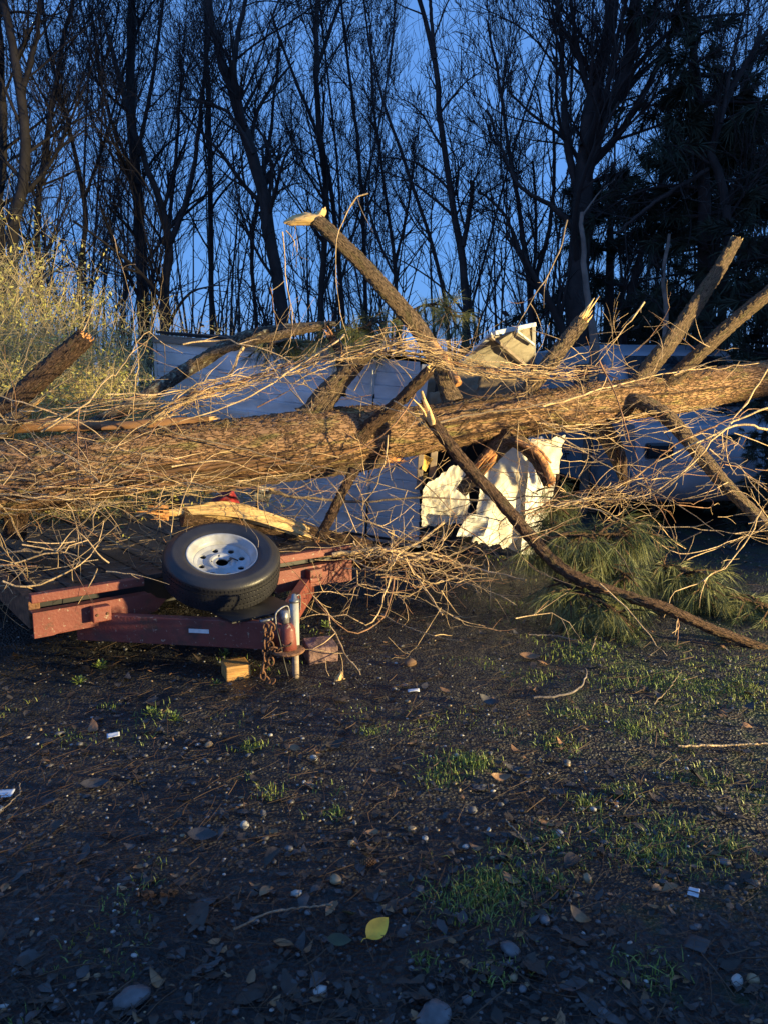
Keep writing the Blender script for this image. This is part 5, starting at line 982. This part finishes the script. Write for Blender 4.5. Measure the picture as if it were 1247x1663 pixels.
def grass():
    pts = []; n = 95000; x, y = spots_on_ground(n, 1.25, 9); m = fbm(x * 2.6, y * 2.6, 55, 4)
    right = 1 / (1 + np.exp(-((x - .05 * y - .18) * 3.2))); band = np.exp(-((y - 4.0) / 1.7) ** 2); far = np.clip((y - 4.2) / 1.5, 0, 1) * .45; bare = 1 - .75 * np.exp(-((x - 1.9) / .7) ** 2 - ((y - 4.6) / .4) ** 2)
    dens = (right * (.25 + .75 * band) + far * .5) * bare; thr = .66 - .20 * dens; keep = (m > thr) & (rg.random(n) < .25 + .75 * dens); x, y = x[keep], y[keep]
    def clump(px, py, rad, cnt):
        g = G(px, py); return g[0] + rg.normal(0, rad, cnt), g[1] + rg.normal(0, rad * .8, cnt)
    for q in [(775, 1465, .09, 650), (800, 1440, .06, 300), (890, 1435, .04, 120), (740, 1245, .07, 260), (770, 1240, .05, 220), (710, 1270, .05, 160), (600, 1192, .03, 90), (410, 1215, .035, 110), (690, 1560, .03, 60), (800, 1580, .04, 90), (1040, 1385, .06, 260), (1090, 1355, .07, 300), (1190, 1380, .04, 160), (255, 1165, .04, 40), (440, 1295, .03, 60), (180, 1150, .03, 40), (110, 1200, .06, 90), (545, 1325, .03, 50), (1055, 1590, .05, 130), (900, 1370, .03, 60), (950, 1310, .04, 120), (1010, 1285, .05, 160), (1150, 1270, .06, 180), (905, 1210, .07, 240), (1025, 1185, .05, 200), (930, 1160, .07, 180), (960, 1060, .12, 420), (1100, 1110, .12, 420), (1180, 1120, .10, 320), (1000, 1110, .10, 280), (870, 1100, .08, 150)]:
        a, b_ = clump(*q); x = np.concatenate([x, a]); y = np.concatenate([y, b_])
    n = len(x); h = rg.uniform(.008, .033, n) * (.6 + .8 * vnoise(x * 3, y * 3, 8)); a = rg.uniform(0, 6.283, n); lean = np.abs(rg.normal(0, .8, n)); dx, dy = np.cos(a) * lean, np.sin(a) * lean; w = rg.uniform(.0011, .0022, n); wx, wy = -np.sin(a + rg.normal(0, .6, n)) * w, np.cos(a) * w; z = gz(x, y) + .004
    B = np.stack([x, y, z], 1); W = np.stack([wx, wy, np.zeros(n)], 1); m1 = B + np.stack([dx * h * .35, dy * h * .35, h * .55], 1); tp = B + np.stack([dx * h, dy * h, h * np.maximum(.35, 1 - .25 * lean)], 1)
    V = np.stack([B - W, B + W, m1 + W * .8, m1 - W * .8, tp], 1).reshape(-1, 3); i = np.arange(n) * 5; b = MB(); b.add(V, np.concatenate([np.stack([i, i + 1, i + 2, i + 3], 1), np.stack([i + 3, i + 2, i + 4, i + 4], 1)])); tag(b.build('grass', M['grass'], smooth=False), kind='stuff'); print('grass blades', n)
gravel(); litter(); grass()
# small broad-leaved weeds, counted one by one under the trailer tongue and beside it
def weed(px, py, size, label):
    g = G(px, py); r = np.random.default_rng(px * 7 + py); b = MB(); n = 26
    for k in range(n):
        a = r.uniform(0, 6.28); el = r.uniform(.1, 1.2); d = np.array((math.cos(a) * math.cos(el), math.sin(a) * math.cos(el), math.sin(el))); c = d * size * r.uniform(.3, 1); q = np.cross(d, (0, 0, 1)); q /= np.linalg.norm(q); l = size * .2; b.add([c - d * l, c + q * l * .6, c + d * l, c - q * l * .6], [(0, 1, 2, 3)]); b.tubes([(np.array([(0, 0, -.01), c * .5, c]), np.full(3, .0012))], 3)
    o = b.build('weed_plant', M['grass'], smooth=False); o.location = g; tag(o, label, 'weed', 'small weeds near the trailer tongue')
for q in [(165, 1085, .05, 'leafy weed in the shade under the left front beam'), (130, 1110, .05, 'weed on the dark ground below the left end of the beam'), (365, 1065, .05, 'weed just behind the lumber block'), (245, 1160, .05, 'thin weed on the bare ground left of the lumber block'), (285, 1170, .045, 'weed right of the thin weed on the bare ground'), (560, 925, .06, 'weed behind the right end of the front beam'), (530, 1018, .05, 'weed between the jack and the vine loop'), (350, 1112, .035, 'tiny weed at the foot of the lumber block')]: weed(*q)
# ---- single leaves, stones and scraps one could point to
def leaf(px, py, L, W, m, rz, tilt, label, curl=.12, name='fallen_leaf'):
    g = G(px, py); v, f = leaf_grid(L, W, curl, 10); b = MB(); b.add(np.vstack([v, v - (0, 0, .0008)]), np.vstack([f, f[:, ::-1] + len(v)])); st = np.array([(-L * .5, 0, v[0, 2]), (-L * .62, .004, v[0, 2] + .004), (-L * .72, .002, v[0, 2])]); o = b.build(name, M[m]); o.location = g + (0, 0, .022); o.rotation_euler = (tilt[0], tilt[1], rz)
    q = MB(); q.tubes([(st, np.array([.0012, .001, .0009]))], 5); q.build('stalk', M[m], o); return tag(o, label, 'leaf')
leaf(612, 1520, .095, .055, 'leaf_y', R(50), (.5, -.1), 'bright yellow leaf standing on edge, largest coloured leaf near the bottom')
leaf(552, 1538, .07, .035, 'leaf_g', R(-8), (.5, 0), 'small olive yellow leaf left of the bright yellow one')
leaf(566, 1495, .10, .04, 'leaf_g', R(110), (.3, .5), 'dark glossy green leaf standing behind the olive leaf', .05)
leaf(942, 1500, .075, .035, 'leaf_c', R(-50), (.2, .1), 'curled two tone brown leaf right of the largest grass clump', .35)
leaf(812, 1270, .085, .035, 'leaf_c', R(8), (.5, .1), 'orange brown leaf below the small grass row in mid ground', .25)
leaf(860, 1072, .12, .06, 'leaf_c', R(-15), (.3, 0), 'broad tan leaf lying below the pine boughs')
leaf(750, 1502, .06, .03, 'leaf_b', R(80), (.1, 0), 'pale silvery leaf at the foot of the largest grass clump')
leaf(330, 1366, .11, .06, 'leaf_b', R(-6), (.2, 0), 'wide grey leaf on the dark ground at mid left')
leaf(155, 1281, .11, .05, 'leaf_b', R(12), (.3, 0), 'long pale grey leaf far left of the white stone')
leaf(795, 1145, .11, .05, 'leaf_b', R(-30), (.3, .1), 'dark curled leaf between the white chip and the pale stick', .3)
leaf(480, 1223, .07, .035, 'leaf_c', R(-40), (.3, .0), 'small brown leaf below the reddish block')
leaf(257, 1610, .05, .018, 'leaf_c', R(60), (.5, .3), 'narrow tan leaf upright beside the round grey stone', .3)
leaf(446, 1640, .05, .018, 'leaf_c', R(65), (.4, .2), 'narrow rust leaf at the bottom edge', .3)
def stone(px, py, s, m, label, flat=.6, name='stone'):
    g = G(px, py); bm = bmesh.new(); bmesh.ops.create_icosphere(bm, subdivisions=3, radius=1); r = np.random.default_rng(px)
    k = r.normal(0, 1.2, 3)
    for v in bm.verts:
        q = fbm(np.array([v.co.x * 1.3 + k[0] + v.co.z]), np.array([v.co.y * 1.3 + k[1] + v.co.z * .7]), px, 3)[0]; v.co *= .75 + .55 * q
        v.co.x *= s; v.co.y *= s * .75; v.co.z *= s * flat
    me = bpy.data.meshes.new(name); bm.to_mesh(me); bm.free(); [setattr(p, 'use_smooth', True) for p in me.polygons]; me.materials.append(M[m]); o = bpy.data.objects.new(name, me); COL.objects.link(o); o.location = g + (0, 0, s * flat * .4 + .006); o.rotation_euler = (0, 0, r.uniform(0, 6)); return tag(o, label, 'stone')
stone(398, 1345, .016, 'stone_b', 'upright white pebble right of the wide grey leaf', 1.0)
stone(545, 1433, .022, 'stone_c', 'tan pebble left of the pine cone')
stone(570, 1374, .014, 'stone_c', 'small round tan pebble above the pine cone', .8)
stone(953, 1431, .019, 'stone_c', 'cream pebble right of the largest grass clump', .7)
stone(908, 1358, .017, 'stone_b', 'pale pebble beside the small tan one in mid right', .7)
stone(668, 1351, .016, 'stone_c', 'round tan pebble in the centre of the bare ground', .7)
stone(690, 1365, .014, 'stone_b', 'angular white chip right of the round tan pebble', .5)
stone(755, 1379, .013, 'stone_b', 'oval pale pebble on the bare centre ground', .6)
stone(215, 1628, .045, 'stone_a', 'flat round grey stone near the bottom left', .45)
stone(705, 1658, .05, 'stone_a', 'big grey stone cut by the bottom edge', .5)
stone(1195, 1600, .02, 'stone_b', 'pale stone near the bottom right corner', .8)
stone(1222, 1597, .018, 'stone_c', 'tan stone at the bottom right beside a pale one', .8)
stone(828, 1548, .03, 'stone_a', 'pair sized grey stone below the largest grass clump', .5)
stone(428, 1325, .015, 'stone_a', 'bluish pebble left of two grey ones in mid left', .8)
stone(340, 1213, .020, 'stone_c', 'tan stone on the dark ground below the lumber block', .6)
stone(510, 1235, .018, 'stone_b', 'pale pebble in the gravel patch below the reddish block', .7)
stone(665, 1080, .035, 'limb_dark', 'dark reddish clod in the centre behind the white chip', .6, 'clod')
stone(1180, 1040, .04, 'limb_dark', 'reddish lump under the thin end of the leaning limb', .8, 'clod')
def scrap(px, py, size, m, rz, label, cat='litter', name='plastic_scrap'):
    g = G(px, py); r = np.random.default_rng(px); b = sheet((g + (-size[0] / 2, size[1] / 2, .02), g + (size[0] / 2, size[1] / 2, .025), g + (size[0] / 2, -size[1] / 2, .015), g + (-size[0] / 2, -size[1] / 2, .012)), 8, 6, .006, r, .002, px, 3); o = b.build(name, M[m], None, loc=g); o.rotation_euler = (0, 0, rz); return tag(o, label, cat)
scrap(671, 1125, (.06, .022), 'white', R(4), 'flat white chip on the ground in front of the tangle')
scrap(185, 1200, (.055, .028), 'white', R(20), 'bluish white scrap on the dark ground at left')
scrap(8, 1297, (.07, .04), 'white', R(0), 'white scrap cut by the left edge')
scrap(1125, 1458, (.032, .03), 'white', R(-30), 'small folded white scrap at lower right')
scrap(1130, 1540, (.06, .05), 'leaf_b', R(-40), 'dull grey green scrap below the folded white one')
def stick(pts, r0, r1, m, label):
    s = resample(spline([G(px, py) + (0, 0, .022) for px, py in pts], .02), 24); s += np.random.default_rng(pts[0][0]).normal(0, .002, s.shape); o = MB().tubes([(s, np.linspace(r0, r1, 24))], 7, cap=True).build('stick', M[m], None, loc=s[0]); return tag(o, label, 'stick')
stick([(866, 1139), (900, 1138), (935, 1128), (950, 1108), (950, 1092)], .006, .004, 'pale', 'pale curved stick on the grass below the pine boughs')
stick([(858, 1036), (900, 1038), (938, 1046)], .004, .003, 'pale', 'thin pale twig at the near edge of the boughs')
stick([(225, 1464), (255, 1463), (288, 1461)], .011, .009, 'limb_dark', 'short thick brown bark stick at lower left')
stick([(960, 1062), (970, 1030)], .004, .003, 'vine2', 'short upright twig below the largest pine bough')
stick([(1100, 1220), (1247, 1216)], .005, .004, 'vine', 'straight tan twig at the right edge of the grass')
stick([(1060, 1150), (1085, 1125), (1105, 1095)], .003, .002, 'vine2', 'fine twig slanting through the grass at right')
stick([(0, 1330), (20, 1310), (34, 1296), (32, 1280)], .003, .002, 'vine2', 'thin hooked twig at the left edge')
stick([(380, 1520), (450, 1490), (540, 1480)], .004, .003, 'vine2', 'dull twig on the dark ground left of the yellow leaf')
stick([(820, 1340), (850, 1375), (860, 1390)], .003, .002, 'vine2', 'dark thin twig above the largest grass clump')
def cone():
    g = G(597, 1412); b = MB(); r = np.random.default_rng(1)
    for i in range(10):
        for k in range(8):
            a = k * .785 + i * .4; x = (i / 9 - .5) * .05; q = .013 * math.sin(3.14 * (.12 + .8 * i / 9)); d = np.array((.35, math.cos(a), math.sin(a))); d /= np.linalg.norm(d); c = np.array((x, 0, 0)) + d * q; w = np.cross(d, (1, 0, 0)); w /= np.linalg.norm(w); b.add([c - d * .008 - w * .003, c - d * .008 + w * .003, c + d * .003 + w * .0035, c + d * .003 - w * .0035, c + d * .002 + (.003, 0, 0)], [(0, 1, 2, 3), (3, 2, 4, 4)])
    o = b.build('pine_cone', M['leaf_c'], smooth=False); o.location = g + (0, 0, .028); o.rotation_euler = (0, 0, .1); tag(o, 'small brown pine cone on the bare ground', 'pine cone')
cone()

# twigs, chips and leaves strewn over the trailer deck
def deck_litter():
    r = np.random.default_rng(44); c, s = math.cos(TRZ), math.sin(TRZ); L = []; b = MB()
    def w(x, y, z): return np.array((TM[0] + x * c - y * s, TM[1] + x * s + y * c, z))
    for i in range(420):
        x = r.uniform(-TL / 2 + .1, TL / 2 - .1); y = .2 + 3.2 * r.random() ** 1.6; l = r.uniform(.03, .16); a = r.uniform(0, 3.14); q = np.array([w(x + math.cos(a) * l * t, y + math.sin(a) * l * t, .468 + r.uniform(0, .008)) for t in (-.5, 0, .5)]); L.append((q, np.full(3, r.choice([.001, .0016, .003], p=[.55, .35, .1]))))
    b.tubes(L, 4, 0, cap=True); base, bf = leaf_grid(1, .5, .15, 4)
    for i in range(150):
        x = r.uniform(-TL / 2 + .1, TL / 2 - .1); y = .2 + 3.0 * r.random() ** 1.4; l = r.uniform(.02, .06); a = r.uniform(0, 6.28); v = base * l; v = np.stack([v[:, 0] * math.cos(a) - v[:, 1] * math.sin(a), v[:, 0] * math.sin(a) + v[:, 1] * math.cos(a), v[:, 2] - v[:, 2].min()], 1) + w(x, y, .467); b.add(v, bf, int(r.integers(1, 3)))
    tag(b.build('deck_litter', [M['vine2'], M['leaf_a'], M['leaf_c']], smooth=False), kind='stuff')
deck_litter()
